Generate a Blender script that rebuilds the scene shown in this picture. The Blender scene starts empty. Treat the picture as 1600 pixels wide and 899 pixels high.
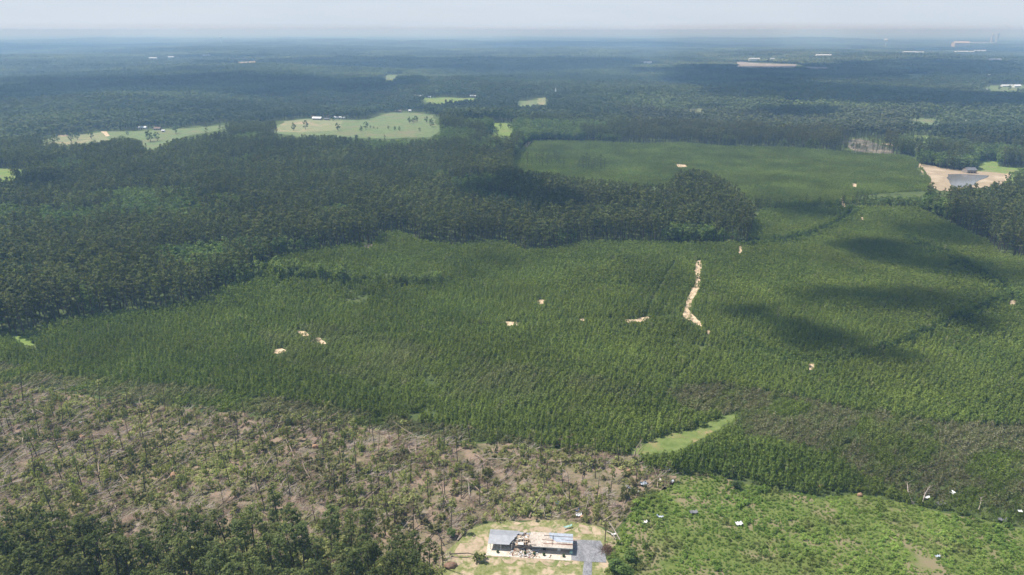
import bpy, bmesh, math, random
import numpy as np
from mathutils import Vector, Matrix, Euler, noise
from mathutils.geometry import delaunay_2d_cdt

R = math.radians
rng = np.random.default_rng(7)
random.seed(7)
sc = bpy.context.scene
COL = sc.collection

# ------------------------------------------------------------ camera, sky, sun, exposure
CAM_H, PITCH, FPX = 150.0, R(20.35), 1081.0        # FPX: focal length in pixels of a 1600 px wide frame
cd = bpy.data.cameras.new('camera'); cam = bpy.data.objects.new('camera', cd); COL.objects.link(cam)
cam.location = (0, 0, CAM_H); cam.rotation_euler = (math.pi/2 - PITCH, 0, 0)
cd.sensor_width = 36; cd.lens = 36*FPX/1600; cd.clip_start = 1; cd.clip_end = 250000
sc.camera = cam
SUN_EL = R(60); SUN_AZ = math.atan2(0.38, -0.92)    # azimuth angle from +X: behind the scene, from the left
S = Vector((math.cos(SUN_EL)*math.cos(SUN_AZ), math.cos(SUN_EL)*math.sin(SUN_AZ), math.sin(SUN_EL)))
w = bpy.data.worlds.new('World'); sc.world = w; w.use_nodes = True
nt = w.node_tree; bg = nt.nodes['Background']
sky = nt.nodes.new('ShaderNodeTexSky'); sky.sky_type = 'NISHITA'; sky.sun_disc = False
sky.sun_elevation = SUN_EL; sky.sun_rotation = math.pi/2 - SUN_AZ
sky.air_density = 1.0; sky.dust_density = .6; sky.ozone_density = 1.5; sky.altitude = 150
tc = nt.nodes.new('ShaderNodeTexCoord'); sx = nt.nodes.new('ShaderNodeSeparateXYZ'); nt.links.new(tc.outputs['Generated'], sx.inputs[0])
vr = nt.nodes.new('ShaderNodeMapRange'); vr.inputs['From Min'].default_value = 0.; vr.inputs['From Max'].default_value = .6; vr.inputs['To Min'].default_value = .88; vr.inputs['To Max'].default_value = .25
nt.links.new(sx.outputs['Z'], vr.inputs['Value'])
mp = nt.nodes.new('ShaderNodeMapping'); mp.inputs['Scale'].default_value = (1.5, 1.5, 14); nt.links.new(tc.outputs['Generated'], mp.inputs[0])
cn = nt.nodes.new('ShaderNodeTexNoise'); cn.inputs['Scale'].default_value = 3.; cn.inputs['Detail'].default_value = 6; nt.links.new(mp.outputs[0], cn.inputs[0])
cr = nt.nodes.new('ShaderNodeValToRGB'); cr.color_ramp.elements[0].position = .35; cr.color_ramp.elements[0].color = (5.6, 6.4, 7.6, 1); cr.color_ramp.elements[1].position = .7; cr.color_ramp.elements[1].color = (6.1, 6.8, 7.9, 1)
nt.links.new(cn.outputs['Fac'], cr.inputs[0])
mx = nt.nodes.new('ShaderNodeMix'); mx.data_type = 'RGBA'; nt.links.new(vr.outputs[0], mx.inputs[0]); nt.links.new(sky.outputs[0], mx.inputs[6]); nt.links.new(cr.outputs[0], mx.inputs[7])
nt.links.new(mx.outputs[2], bg.inputs[0]); bg.inputs[1].default_value = 0.085
sd = bpy.data.lights.new('sun', 'SUN'); sd.energy = 4.3; sd.angle = R(0.53); sd.color = (1, 0.965, 0.91)
so = bpy.data.objects.new('sun', sd); COL.objects.link(so); so.rotation_euler = S.to_track_quat('Z', 'Y').to_euler()
so.location = (0, 0, 600)
sc.view_settings.view_transform = 'Standard'; sc.view_settings.look = 'None'
sc.view_settings.exposure = 0.42; sc.view_settings.gamma = 1; sc.view_settings.use_curve_mapping = False
sc.render.engine = 'CYCLES'
cy = sc.cycles
cy.transparent_max_bounces = 24; cy.max_bounces = 5; cy.diffuse_bounces = 2; cy.transmission_bounces = 3; cy.volume_bounces = 1
cy.use_denoising = True; cy.denoiser = 'OPENIMAGEDENOISE'; cy.denoising_input_passes = 'RGB_ALBEDO_NORMAL'; cy.denoising_prefilter = 'ACCURATE'
cy.caustics_reflective = False; cy.caustics_refractive = False
cy.use_adaptive_sampling = False

# ------------------------------------------------------------ terrain height and pixel <-> ground
SB, CB = math.sin(PITCH), math.cos(PITCH)
WAVES = []
_r = np.random.default_rng(3)
for lam, amp, r0 in ((230, .9, 330), (340, 1.3, 380), (420, 1.2, 380), (700, 2.6, 600), (950, 3.2, 900), (1500, 4.5, 1300), (2300, 6, 2200), (3900, 9, 3500), (6500, 12, 6000)):
    for k in range(2):
        a = _r.uniform(0, math.pi)
        WAVES.append((2*math.pi/lam*math.cos(a), 2*math.pi/lam*math.sin(a), _r.uniform(0, 6.28), amp*.75, r0, lam))
def hgt(x, y):
    x = np.asarray(x, float); y = np.asarray(y, float)
    r = np.hypot(x, y); z = np.zeros_like(r)
    for kx, ky, ph, a, r0, lam in WAVES:
        t = np.clip((r - r0*.85)/(r0*.5), 0, 1); t = t*t*(3-2*t)
        z += a*t*np.sin(kx*x + ky*y + ph)
    return z
def G(u, v):
    """pixels of the 1600 x 899 frame -> ground x, y"""
    u = np.asarray(u, float); v = np.asarray(v, float)
    a = (u-800)/FPX; b = (449.5-v)/FPX
    dx = a; dy = CB + b*SB; dz = -SB + b*CB
    dz = np.minimum(dz, -0.0018)
    z = 0*u
    for _ in range(12):
        t = (CAM_H - z)/(-dz); x = dx*t; y = dy*t; z = .5*z + .5*hgt(x, y)
    return x, y
def U(x, y, z):
    """world -> pixels"""
    x = np.asarray(x, float); dz = np.asarray(z, float)-CAM_H
    d = y*CB - dz*SB; up = y*SB + dz*CB
    return 800 + FPX*x/d, 449.5 - FPX*up/d
def P(u, v, dz=0.):
    x, y = G(u, v); return Vector((float(x), float(y), float(hgt(x, y)) + dz))
def inpoly(u, v, poly):
    u = np.asarray(u); v = np.asarray(v); ins = np.zeros(u.shape, bool); n = len(poly)
    for i in range(n):
        x1, y1 = poly[i]; x2, y2 = poly[(i+1) % n]
        if y1 == y2: continue
        c = ((y1 > v) != (y2 > v)) & (u < (x2-x1)*(v-y1)/(y2-y1) + x1)
        ins ^= c
    return ins
def vnoise(x, y, s, seed=0):
    """cheap smooth value noise, 0..1"""
    x = np.asarray(x)/s + seed*17.3; y = np.asarray(y)/s - seed*9.1
    xi = np.floor(x); yi = np.floor(y); fx = x-xi; fy = y-yi
    fx = fx*fx*(3-2*fx); fy = fy*fy*(3-2*fy)
    def hsh(a, b): q = np.sin(a*127.1 + b*311.7 + seed*3.7)*43758.5453; return q - np.floor(q)
    return (hsh(xi, yi)*(1-fx) + hsh(xi+1, yi)*fx)*(1-fy) + (hsh(xi, yi+1)*(1-fx) + hsh(xi+1, yi+1)*fx)*fy
def fnoise(x, y, s, seed=0): return .6*vnoise(x, y, s, seed) + .4*vnoise(x, y, s*.43, seed+5)

# ------------------------------------------------------------ materials
def newmat(name):
    m = bpy.data.materials.new(name); m.use_nodes = True; n = m.node_tree; n.nodes.clear()
    out = n.nodes.new('ShaderNodeOutputMaterial'); return m, n, out
def ramp(n, fac, stops):
    r = n.nodes.new('ShaderNodeValToRGB'); e = r.color_ramp.elements
    e[0].position, e[0].color = stops[0][0], (*stops[0][1], 1); e[1].position, e[1].color = stops[-1][0], (*stops[-1][1], 1)
    for p, c in stops[1:-1]:
        q = e.new(p); q.color = (*c, 1)
    n.links.new(fac, r.inputs[0]); return r.outputs[0]
def wnoise(n, size, detail=3, rough=.55, vec=None):
    if vec is None:
        g = n.nodes.new('ShaderNodeNewGeometry'); vec = g.outputs['Position']
    t = n.nodes.new('ShaderNodeTexNoise'); t.inputs['Scale'].default_value = 1/size; t.inputs['Detail'].default_value = detail
    t.inputs['Roughness'].default_value = rough
    n.links.new(vec, t.inputs['Vector']); return t.outputs['Fac']
def mixc(n, f, a, b, mode='MIX'):
    m = n.nodes.new('ShaderNodeMix'); m.data_type = 'RGBA'; m.blend_type = mode
    if isinstance(f, (int, float)): m.inputs[0].default_value = f
    else: n.links.new(f, m.inputs[0])
    for s, q in ((6, a), (7, b)):
        if isinstance(q, tuple): m.inputs[s].default_value = (*q, 1)
        else: n.links.new(q, m.inputs[s])
    return m.outputs[2]
def mathn(n, op, a, b=0.):
    m = n.nodes.new('ShaderNodeMath'); m.operation = op
    for i, q in enumerate((a, b)):
        if isinstance(q, (int, float)): m.inputs[i].default_value = q
        else: n.links.new(q, m.inputs[i])
    return m.outputs[0]
def princ(n, out, color, rough=.9, metal=0., spec=.2, bump=None, bstr=.3, bdist=.1):
    b = n.nodes.new('ShaderNodeBsdfPrincipled')
    if isinstance(color, tuple): b.inputs['Base Color'].default_value = (*color, 1)
    else: n.links.new(color, b.inputs['Base Color'])
    b.inputs['Roughness'].default_value = rough; b.inputs['Metallic'].default_value = metal
    b.inputs['Specular IOR Level'].default_value = spec
    if bump is not None:
        bn = n.nodes.new('ShaderNodeBump'); bn.inputs['Strength'].default_value = bstr; bn.inputs['Distance'].default_value = bdist
        n.links.new(bump, bn.inputs['Height']); n.links.new(bn.outputs[0], b.inputs['Normal'])
    n.links.new(b.outputs[0], out.inputs[0]); return b
def leaf(name, ca, cb, transl=.28, big=70., bigamt=.35, accent=None, fine=.28):
    ca = tuple(q*1.18 for q in ca); cb = tuple(q*1.18 for q in cb)
    """foliage: ca..cb by each plant's own tint, drifting slowly over the land"""
    m, n, out = newmat(name)
    at = n.nodes.new('ShaderNodeAttribute'); at.attribute_type = 'INSTANCER'; at.attribute_name = 'tint'
    c = mixc(n, at.outputs['Fac'], ca, cb)
    if accent: 
        at2 = n.nodes.new('ShaderNodeAttribute'); at2.attribute_type = 'INSTANCER'; at2.attribute_name = 'brown'
        c = mixc(n, at2.outputs['Fac'], c, accent)
    f = wnoise(n, big, 3); lo, hi = 1-bigamt, 1+bigamt
    k = ramp(n, f, [(.3, (lo*1.03, lo, lo*.95)), (.7, (hi, hi, hi*1.05))])
    c = mixc(n, 1.0, c, k, 'MULTIPLY')
    f2 = wnoise(n, .9, 1); k2 = ramp(n, f2, [(.35, (1-fine,)*3), (.65, (1+fine,)*3)])
    c = mixc(n, 1.0, c, k2, 'MULTIPLY')
    d = n.nodes.new('ShaderNodeBsdfDiffuse'); n.links.new(c, d.inputs[0])
    t = n.nodes.new('ShaderNodeBsdfTranslucent')
    c2 = mixc(n, 1.0, c, (1.25, 1.45, .6), 'MULTIPLY'); n.links.new(c2, t.inputs[0])
    ms = n.nodes.new('ShaderNodeMixShader'); ms.inputs[0].default_value = transl
    n.links.new(d.outputs[0], ms.inputs[1]); n.links.new(t.outputs[0], ms.inputs[2]); n.links.new(ms.outputs[0], out.inputs[0])
    return m
def noisy(name, stops, size, rough=.9, metal=0., spec=.2, detail=4, bump=0., bd=.1, small=None):
    m, n, out = newmat(name)
    f = wnoise(n, size, detail); c = ramp(n, f, stops)
    if small:
        k = ramp(n, wnoise(n, small, 2), [(.35, (.75,)*3), (.65, (1.25,)*3)]); c = mixc(n, 1., c, k, 'MULTIPLY')
    princ(n, out, c, rough, metal, spec, f if bump else None, bump, bd); return m
M = {}
M['pine'] = leaf('pine_needles', (.080, .100, .035), (.145, .162, .054), .28, 60, .25, (.12, .10, .05))
M['broad'] = leaf('broad_leaves', (.085, .135, .042), (.175, .225, .065), .32, 60, .2, (.12, .11, .06))
M['young'] = leaf('young_pine_needles', (.108, .150, .037), (.190, .230, .055), .32, 55, .25, (.27, .25, .155), .14)
M['scrub'] = leaf('scrub_leaves', (.138, .208, .045), (.228, .300, .072), .34, 18, .3, (.16, .13, .07))
M['olive'] = leaf('wilted_leaves', (.170, .192, .064), (.295, .300, .115), .3, 25, .3, (.14, .11, .075))
M['oak'] = leaf('oak_leaves', (.055, .085, .034), (.085, .120, .045), .28, 40, .15)
M['farleaf'] = leaf('far_canopy', (.068, .092, .042), (.19, .225, .09), .22, 260, .3, (.12, .11, .07))
M['bark'] = noisy('bark', [(.3, (.055, .042, .034)), (.7, (.13, .10, .082))], .8)
M['darkbark'] = noisy('dark_bark', [(.3, (.06, .048, .04)), (.7, (.13, .10, .085))], .8)
M['palewood'] = noisy('pale_bare_wood', [(.3, (.30, .24, .19)), (.7, (.56, .48, .40))], 1.2)
M['brokenwood'] = noisy('broken_brown_wood', [(.3, (.24, .175, .13)), (.7, (.44, .34, .26))], 2.)
M['rootsoil'] = noisy('root_soil', [(.3, (.30, .13, .06)), (.7, (.50, .26, .13))], .7)
M['twigs'] = noisy('bare_twigs', [(.3, (.17, .115, .085)), (.7, (.34, .24, .185))], 1.)
M['deadbrush'] = noisy('dead_brush', [(.3, (.12, .075, .05)), (.7, (.30, .19, .13))], 1.)
M['sand'] = noisy('bare_sand', [(.35, (.36, .27, .16)), (.6, (.68, .52, .35))], 3., small=.8)
M['conc'] = noisy('concrete', [(.3, (.56, .48, .38)), (.7, (.74, .66, .54))], 2.5, small=.3)
M['asph'] = noisy('asphalt', [(.35, (.19, .19, .20)), (.65, (.29, .285, .29))], 2.2, small=.35)
M['white'] = noisy('white_paint', [(.3, (.62, .62, .60)), (.7, (.82, .82, .80))], 1.)
M['steel'] = noisy('torn_sheet_steel', [(.3, (.36, .40, .45)), (.7, (.56, .60, .66))], .8, .45, .25, .5)
M['tank'] = noisy('tank_paint', [(.3, (.72, .74, .75)), (.7, (.82, .83, .84))], 4.)
M['dark'] = noisy('dark_opening', [(.3, (.02, .02, .022)), (.7, (.035, .035, .04))], 1., .4)
M['brick'] = noisy('painted_brick', [(.3, (.22, .19, .165)), (.7, (.34, .30, .26))], .9, small=.2)
M['glass'] = noisy('window_glass', [(.3, (.03, .035, .04)), (.7, (.06, .065, .07))], 1., .12, 0, .6)
M['ply'] = noisy('roof_decking', [(.3, (.42, .355, .29)), (.7, (.60, .52, .44))], 1.6, small=.35)
M['fascia'] = noisy('red_fascia', [(.3, (.20, .075, .05)), (.7, (.42, .22, .16))], .7)
M['board'] = noisy('broken_board', [(.3, (.36, .25, .17)), (.7, (.60, .47, .35))], .7)
M['grayroof'] = noisy('shingle_roof', [(.3, (.13, .13, .14)), (.7, (.22, .22, .23))], 1.5)
M['brownroof'] = noisy('brown_shingle_roof', [(.3, (.15, .11, .09)), (.7, (.27, .20, .17))], 1.5)
M['teal'] = noisy('faded_teal', [(.3, (.25, .42, .38)), (.7, (.4, .58, .52))], .8)
M['blue'] = noisy('blue_plastic', [(.3, (.12, .18, .32)), (.7, (.2, .28, .45))], .8)
M['orange'] = noisy('orange_clay', [(.3, (.32, .18, .10)), (.7, (.52, .33, .22))], .8)
def roofmetal():
    m, n, out = newmat('ribbed_metal_roof')
    tc = n.nodes.new('ShaderNodeTexCoord')
    wv = n.nodes.new('ShaderNodeTexWave'); wv.wave_type = 'BANDS'; wv.bands_direction = 'X'; wv.inputs['Scale'].default_value = 1.1
    n.links.new(tc.outputs['Object'], wv.inputs[0])
    c1 = ramp(n, wnoise(n, 1.4, 3), [(.3, (.33, .335, .35)), (.7, (.44, .445, .465))])
    k = ramp(n, wv.outputs['Fac'], [(.0, (.82,)*3), (.5, (1.05,)*3)])
    princ(n, out, mixc(n, 1., c1, k, 'MULTIPLY'), .5, .3, .4, wv.outputs['Fac'], .5, .04); return m
M['roofmetal'] = roofmetal()
def groundmat():
    m, n, out = newmat('forest_ground')
    a = ramp(n, wnoise(n, 9, 5), [(.3, (.065, .085, .032)), (.5, (.095, .125, .045)), (.7, (.13, .145, .06))])
    b = ramp(n, wnoise(n, 900, 8, .62), [(.3, (.75, .8, .8)), (.5, (1., 1., 1.)), (.62, (1.15, 1.15, 1.05)), (.72, (1.6, 1.6, 1.3))])
    c = mixc(n, 1., a, b, 'MULTIPLY')
    princ(n, out, c, 1., 0, .0); return m
M['ground'] = groundmat()
def patchmat(name, base, hi, soil, soilamt, s1=14., s2=3.):
    base, hi, soil = [tuple(q*.78 for q in c) for c in (base, hi, soil)]
    m, n, out = newmat(name)
    a = ramp(n, wnoise(n, s2, 4), [(.35, base), (.65, hi)])
    f = ramp(n, wnoise(n, s1, 6, .65), [(soilamt-.06, (1, 1, 1)), (soilamt+.05, (0, 0, 0))])
    bw = n.nodes.new('ShaderNodeRGBToBW'); n.links.new(f, bw.inputs[0])
    c = mixc(n, bw.outputs[0], a, soil)
    princ(n, out, c, .95, 0, .05, wnoise(n, .7, 3), .6, .15); return m
M['lawn'] = patchmat('mown_lawn', (.19, .225, .065), (.36, .35, .16), (.64, .49, .34), .455, 5., 1.2)
M['pasture'] = patchmat('pasture_grass', (.155, .215, .09), (.235, .295, .125), (.25, .245, .13), .45, 45, 7)
M['drypasture'] = patchmat('dry_pasture', (.25, .28, .13), (.34, .34, .18), (.46, .36, .22), .42, 50, 12)
M['bright'] = patchmat('bright_grass', (.19, .27, .07), (.27, .35, .10), (.30, .30, .13), .42, 25, 5)
M['tongue'] = patchmat('rough_grass', (.16, .22, .06), (.25, .30, .10), (.44, .34, .18), .38, 12, 3)
M['damage'] = patchmat('storm_litter_ground', (.17, .155, .08), (.28, .24, .145), (.38, .28, .20), .49, 7, 1.6)
M['scrubground'] = patchmat('scrub_ground', (.13, .175, .045), (.22, .26, .075), (.31, .26, .15), .45, 12, 1.5)
M['bare'] = patchmat('bare_clay', (.42, .33, .22), (.52, .41, .28), (.62, .50, .36), .45, 25, 6)
M['cleared'] = patchmat('cleared_brown_land', (.13, .125, .085), (.22, .195, .14), (.36, .30, .22), .45, 25, 6)
M['quarry'] = patchmat('far_bare_field', (.33, .29, .25), (.45, .38, .32), (.58, .54, .5), .45, 90, 20)
def watermat():
    m, n, out = newmat('pond_water')
    princ(n, out, ramp(n, wnoise(n, 30, 2), [(.3, (.16, .15, .14)), (.7, (.22, .21, .20))]), .18, 0, .5, wnoise(n, 1.5, 2), .08, .05); return m
M['water'] = watermat()

# ------------------------------------------------------------ object helpers
def setp(o, label=None, cat=None, group=None, kind=None):
    if label: o['label'] = label
    if cat: o['category'] = cat
    if group: o['group'] = group
    if kind: o['kind'] = kind
    return o
def mesh_np(name, verts, faces, mats, midx=None, smooth=False):
    me = bpy.data.meshes.new(name); me.from_pydata([tuple(v) for v in verts], [], [tuple(int(i) for i in f) for f in faces])
    for m in mats: me.materials.append(m)
    if midx is not None: me.polygons.foreach_set('material_index', np.asarray(midx, dtype=np.int32))
    if smooth: me.polygons.foreach_set('use_smooth', np.ones(len(me.polygons), dtype=bool))
    me.update(); return me
class MB:
    def __init__(s): s.v = []; s.f = []; s.m = []
    def add(s, v, f, m=0):
        k = len(s.v); s.v += [tuple(q) for q in v]; s.f += [tuple(i+k for i in q) for q in f]; s.m += [m]*len(f)
    def box(s, x0, x1, y0, y1, z0, z1, m=0, M_=None):
        v = [Vector(p) for p in ((x0,y0,z0),(x1,y0,z0),(x1,y1,z0),(x0,y1,z0),(x0,y0,z1),(x1,y0,z1),(x1,y1,z1),(x0,y1,z1))]
        if M_ is not None: v = [M_ @ p for p in v]
        s.add(v, [(3,2,1,0),(4,5,6,7),(0,1,5,4),(1,2,6,5),(2,3,7,6),(3,0,4,7)], m)
    def tube(s, pts, rad, n=5, m=0):
        k = len(s.v); pts = [Vector(p) for p in pts]; L = len(pts)
        for i, p in enumerate(pts):
            d = (pts[min(i+1, L-1)] - pts[max(i-1, 0)]).normalized()
            a = d.cross(Vector((0,0,1))) if abs(d.z) < .95 else d.cross(Vector((1,0,0)))
            a.normalize(); b = d.cross(a)
            for j in range(n):
                t = 2*math.pi*j/n; q = p + (a*math.cos(t) + b*math.sin(t))*rad[i]; s.v.append(tuple(q))
        for i in range(L-1):
            for j in range(n):
                j2 = (j+1) % n; s.f.append((k+i*n+j, k+i*n+j2, k+(i+1)*n+j2, k+(i+1)*n+j)); s.m.append(m)
        s.f.append(tuple(k+(L-1)*n+j for j in range(n))); s.m.append(m)
        s.f.append(tuple(k+n-1-j for j in range(n))); s.m.append(m)
    def leaves(s, c, rad, n, size, rr, m=0, shell=.55):
        """n leafy sprays (quads at every angle) in an ellipsoid"""
        for _ in range(n):
            d = rr.normal(size=3); d /= np.linalg.norm(d)+1e-9
            q = np.array(c) + d*np.array(rad)*(shell + (1-shell)*rr.random())
            nn = d*.55 + rr.normal(size=3)*.42 + np.array([0, 0, .75]); nn /= np.linalg.norm(nn)
            a = np.cross(nn, rr.normal(size=3)); a /= np.linalg.norm(a)+1e-9; b = np.cross(nn, a)
            z = size*rr.uniform(.6, 1.4)
            v = [q + a*z*.6, q + b*z*.45, q - a*z*.6, q - b*z*.45]
            s.add([tuple(t) for t in v], [(0, 1, 2, 3)], m)
    def mesh(s, name, mats, smooth=False): return mesh_np(name, s.v, s.f, mats, s.m, smooth)
def obj(name, me, parent=None, loc=None):
    o = bpy.data.objects.new(name, me); COL.objects.link(o)
    if parent is not None: o.parent = parent
    if loc is not None: o.location = loc
    return o
def hidden(name, me): return bpy.data.objects.new(name, me)     # never linked: only a source for the stuff objects
def empty(name, loc, rz=0):
    o = bpy.data.objects.new(name, None); COL.objects.link(o); o.location = loc; o.rotation_euler = (0, 0, rz); o.empty_display_size = .5
    return o
def copy_tree(o, parent=None):
    c = o.copy(); COL.objects.link(c)
    if parent is not None: c.parent = parent
    for ch in o.children: copy_tree(ch, c)
    return c

# ------------------------------------------------------------ the land
def terrain():
    rings = [0.]; r = 60.
    while r < 150000: rings.append(r); r *= 1.0125
    ang = np.concatenate([np.linspace(-180, -62, 30, endpoint=False), np.linspace(-62, 62, 420, endpoint=False), np.linspace(62, 180, 30, endpoint=False)])
    ang = np.radians(ang); A = len(ang); rr = np.array(rings[1:])
    X = np.outer(rr, np.sin(ang)).ravel(); Y = np.outer(rr, np.cos(ang)).ravel(); Z = hgt(X, Y)
    Rr = np.hypot(X, Y); Z = np.where(Rr > 14000, Z*np.clip(1-(Rr-14000)/12000, 0, 1), Z)
    V = np.concatenate([[[0, 0, 0]], np.stack([X, Y, Z], 1)])
    F = []
    for j in range(A): F.append((0, 1+(j+1) % A, 1+j))
    F2 = []
    n = len(rr); j = np.arange(A); j2 = (j+1) % A
    for i in range(n-1):
        F2.append(np.stack([1+i*A+j, 1+i*A+j2, 1+(i+1)*A+j2, 1+(i+1)*A+j], 1))
    me = bpy.data.meshes.new('ground'); me.from_pydata(V.tolist(), [], F + np.concatenate(F2).tolist())
    me.materials.append(M['ground']); me.polygons.foreach_set('use_smooth', np.ones(len(me.polygons), dtype=bool)); me.update()
    me.validate()
    bm = bmesh.new(); bm.from_mesh(me); bmesh.ops.recalc_face_normals(bm, faces=bm.faces)
    bm.to_mesh(me); bm.free()
    o = obj('ground', me); setp(o, kind='structure')
terrain()

def rough_edge(poly, jit, step, seed):
    """pixel polygon -> world polygon with an uneven natural edge"""
    r = np.random.default_rng(seed); xs, ys = G([p[0] for p in poly], [p[1] for p in poly]); out = []
    n = len(poly)
    for i in range(n):
        a = np.array([xs[i], ys[i]]); b = np.array([xs[(i+1) % n], ys[(i+1) % n]]); d = np.linalg.norm(b-a)
        k = max(1, int(d/step)); k = min(k, 60)
        nrm = np.array([-(b-a)[1], (b-a)[0]])/(d+1e-9)
        for q in range(k):
            p = a + (b-a)*q/k
            if q or jit > 0: p = p + nrm*r.normal()*jit
            out.append(p)
    return np.array(out)
def patch(name, poly, mat, lift, jit=1.0, step=6., seed=1, grid=None, world=None, **kw):
    w_ = rough_edge(poly, jit, step, seed) if world is None else np.array(world)
    mn = w_.min(0); mx = w_.max(0); ext = max(mx-mn)
    g = grid or max(3., ext/45)
    gx = np.arange(mn[0]+g/2, mx[0], g); gy = np.arange(mn[1]+g/2, mx[1], g)
    GX, GY = np.meshgrid(gx, gy); pts = np.stack([GX.ravel(), GY.ravel()], 1)
    pts = pts[inpoly(pts[:, 0], pts[:, 1], [tuple(p) for p in w_])]
    allp = [Vector(p) for p in w_] + [Vector(p) for p in pts]
    n = len(w_)
    vv, ee, ff, *_ = delaunay_2d_cdt(allp, [(i, (i+1) % n) for i in range(n)], [], 1, 1e-4)
    xy = np.array([(v.x, v.y) for v in vv]); rr = np.hypot(xy[:, 0], xy[:, 1])
    z = hgt(xy[:, 0], xy[:, 1]) + lift + np.maximum(rr-320, 0)*2.5e-4
    cc = [np.mean(xy[list(f)], 0) for f in ff]
    ok = inpoly(np.array([c[0] for c in cc]), np.array([c[1] for c in cc]), [tuple(p) for p in w_])
    ff = [f for f, q in zip(ff, ok) if q]
    me = mesh_np(name, np.column_stack([xy, z]), ff, [mat], smooth=True)
    bm = bmesh.new(); bm.from_mesh(me); bmesh.ops.recalc_face_normals(bm, faces=bm.faces)
    if sum(f.normal.z for f in bm.faces) < 0: bmesh.ops.reverse_faces(bm, faces=bm.faces)
    bm.to_mesh(me); bm.free()
    o = obj(name, me); setp(o, kind='structure'); return o

PLANT = [(-250,575),(-150,555),(0,533),(53,520),(77,507),(167,493),(267,483),(317,473),(350,452),(383,440),(410,415),(450,400),(533,388),(583,383),(596,367),(626,365),(660,380),(716,387),(750,380),(786,380),(816,393),(866,392),(900,383),(933,380),(1066,382),(1166,382),(1180,345),(1190,330),(1330,326),(1430,326),(1450,335),(1500,360),(1540,378),(1562,400),(1620,408),(1850,420),(1850,870),(1600,825),(1500,805),(1420,787),(1340,770),(1280,775),(1200,762),(1130,745),(1060,742),(1010,735),(990,712),(930,708),(850,700),(700,690),(500,660),(300,640),(150,620),(0,600),(-250,600)]
DAMAGE = [(-250,590),(0,598),(150,622),(300,642),(500,660),(700,690),(850,700),(930,708),(990,712),(1010,735),(1050,742),(1045,760),(1010,775),(985,800),(960,826),(940,822),(830,812),(750,818),(715,840),(690,905),(680,1190),(-300,1190)]
SCRUB = [(945,905),(958,850),(975,815),(1000,778),(1045,752),(1060,744),(1130,747),(1200,764),(1280,777),(1340,772),(1420,789),(1500,807),(1600,828),(1850,875),(1850,1190),(940,1190)]
YARD = [(684,920),(700,862),(715,840),(735,826),(755,818),(790,813),(840,813),(900,817),(945,824),(958,845),(952,870),(946,900),(940,1190),(640,1190)]
TONGUE = [(985,702),(1000,696),(1025,686),(1060,676),(1100,666),(1125,655),(1140,645),(1149,647),(1150,654),(1125,672),(1090,690),(1062,706),(1030,710),(990,710)]
FARPLANT = [(828,222),(900,221),(1000,226),(1066,224),(1130,230),(1250,233),(1330,240),(1420,245),(1436,258),(1455,285),(1450,290),(1400,292),(1340,298),(1180,312),(1172,305),(1150,285),(1120,268),(1085,260),(1055,266),(1045,282),(1000,284),(956,278),(900,272),(866,266),(815,262),(800,252),(816,232)]
BACKPLANT = [(1180,312),(1340,298),(1335,318),(1300,322),(1180,326)]
PINEWOOD = [(-300,835),(0,835),(60,845),(150,858),(240,868),(330,862),(370,850),(440,848),(520,846),(590,852),(640,870),(690,905),(700,1000),(690,1190),(-300,1190)]
TALLROW = [(1035,728),(1075,718),(1120,708),(1180,702),(1260,712),(1320,730),(1347,765),(1300,773),(1280,775),(1200,762),(1130,745),(1060,742)]
LEAN = [(1035,612),(1110,600),(1200,615),(1330,640),(1450,660),(1650,672),(1850,700),(1850,870),(1600,825),(1500,800),(1420,780),(1340,745),(1250,700),(1160,690),(1150,650),(1080,650)]
LEAN2 = [(-250,560),(0,570),(120,590),(330,610),(520,640),(700,668),(830,692),(840,700),(700,692),(500,662),(300,642),(150,622),(0,600),(-250,592)]
LEAN3 = [(380,500),(560,520),(720,560),(900,590),(1010,610),(960,650),(800,640),(600,610),(440,570)]
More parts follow.
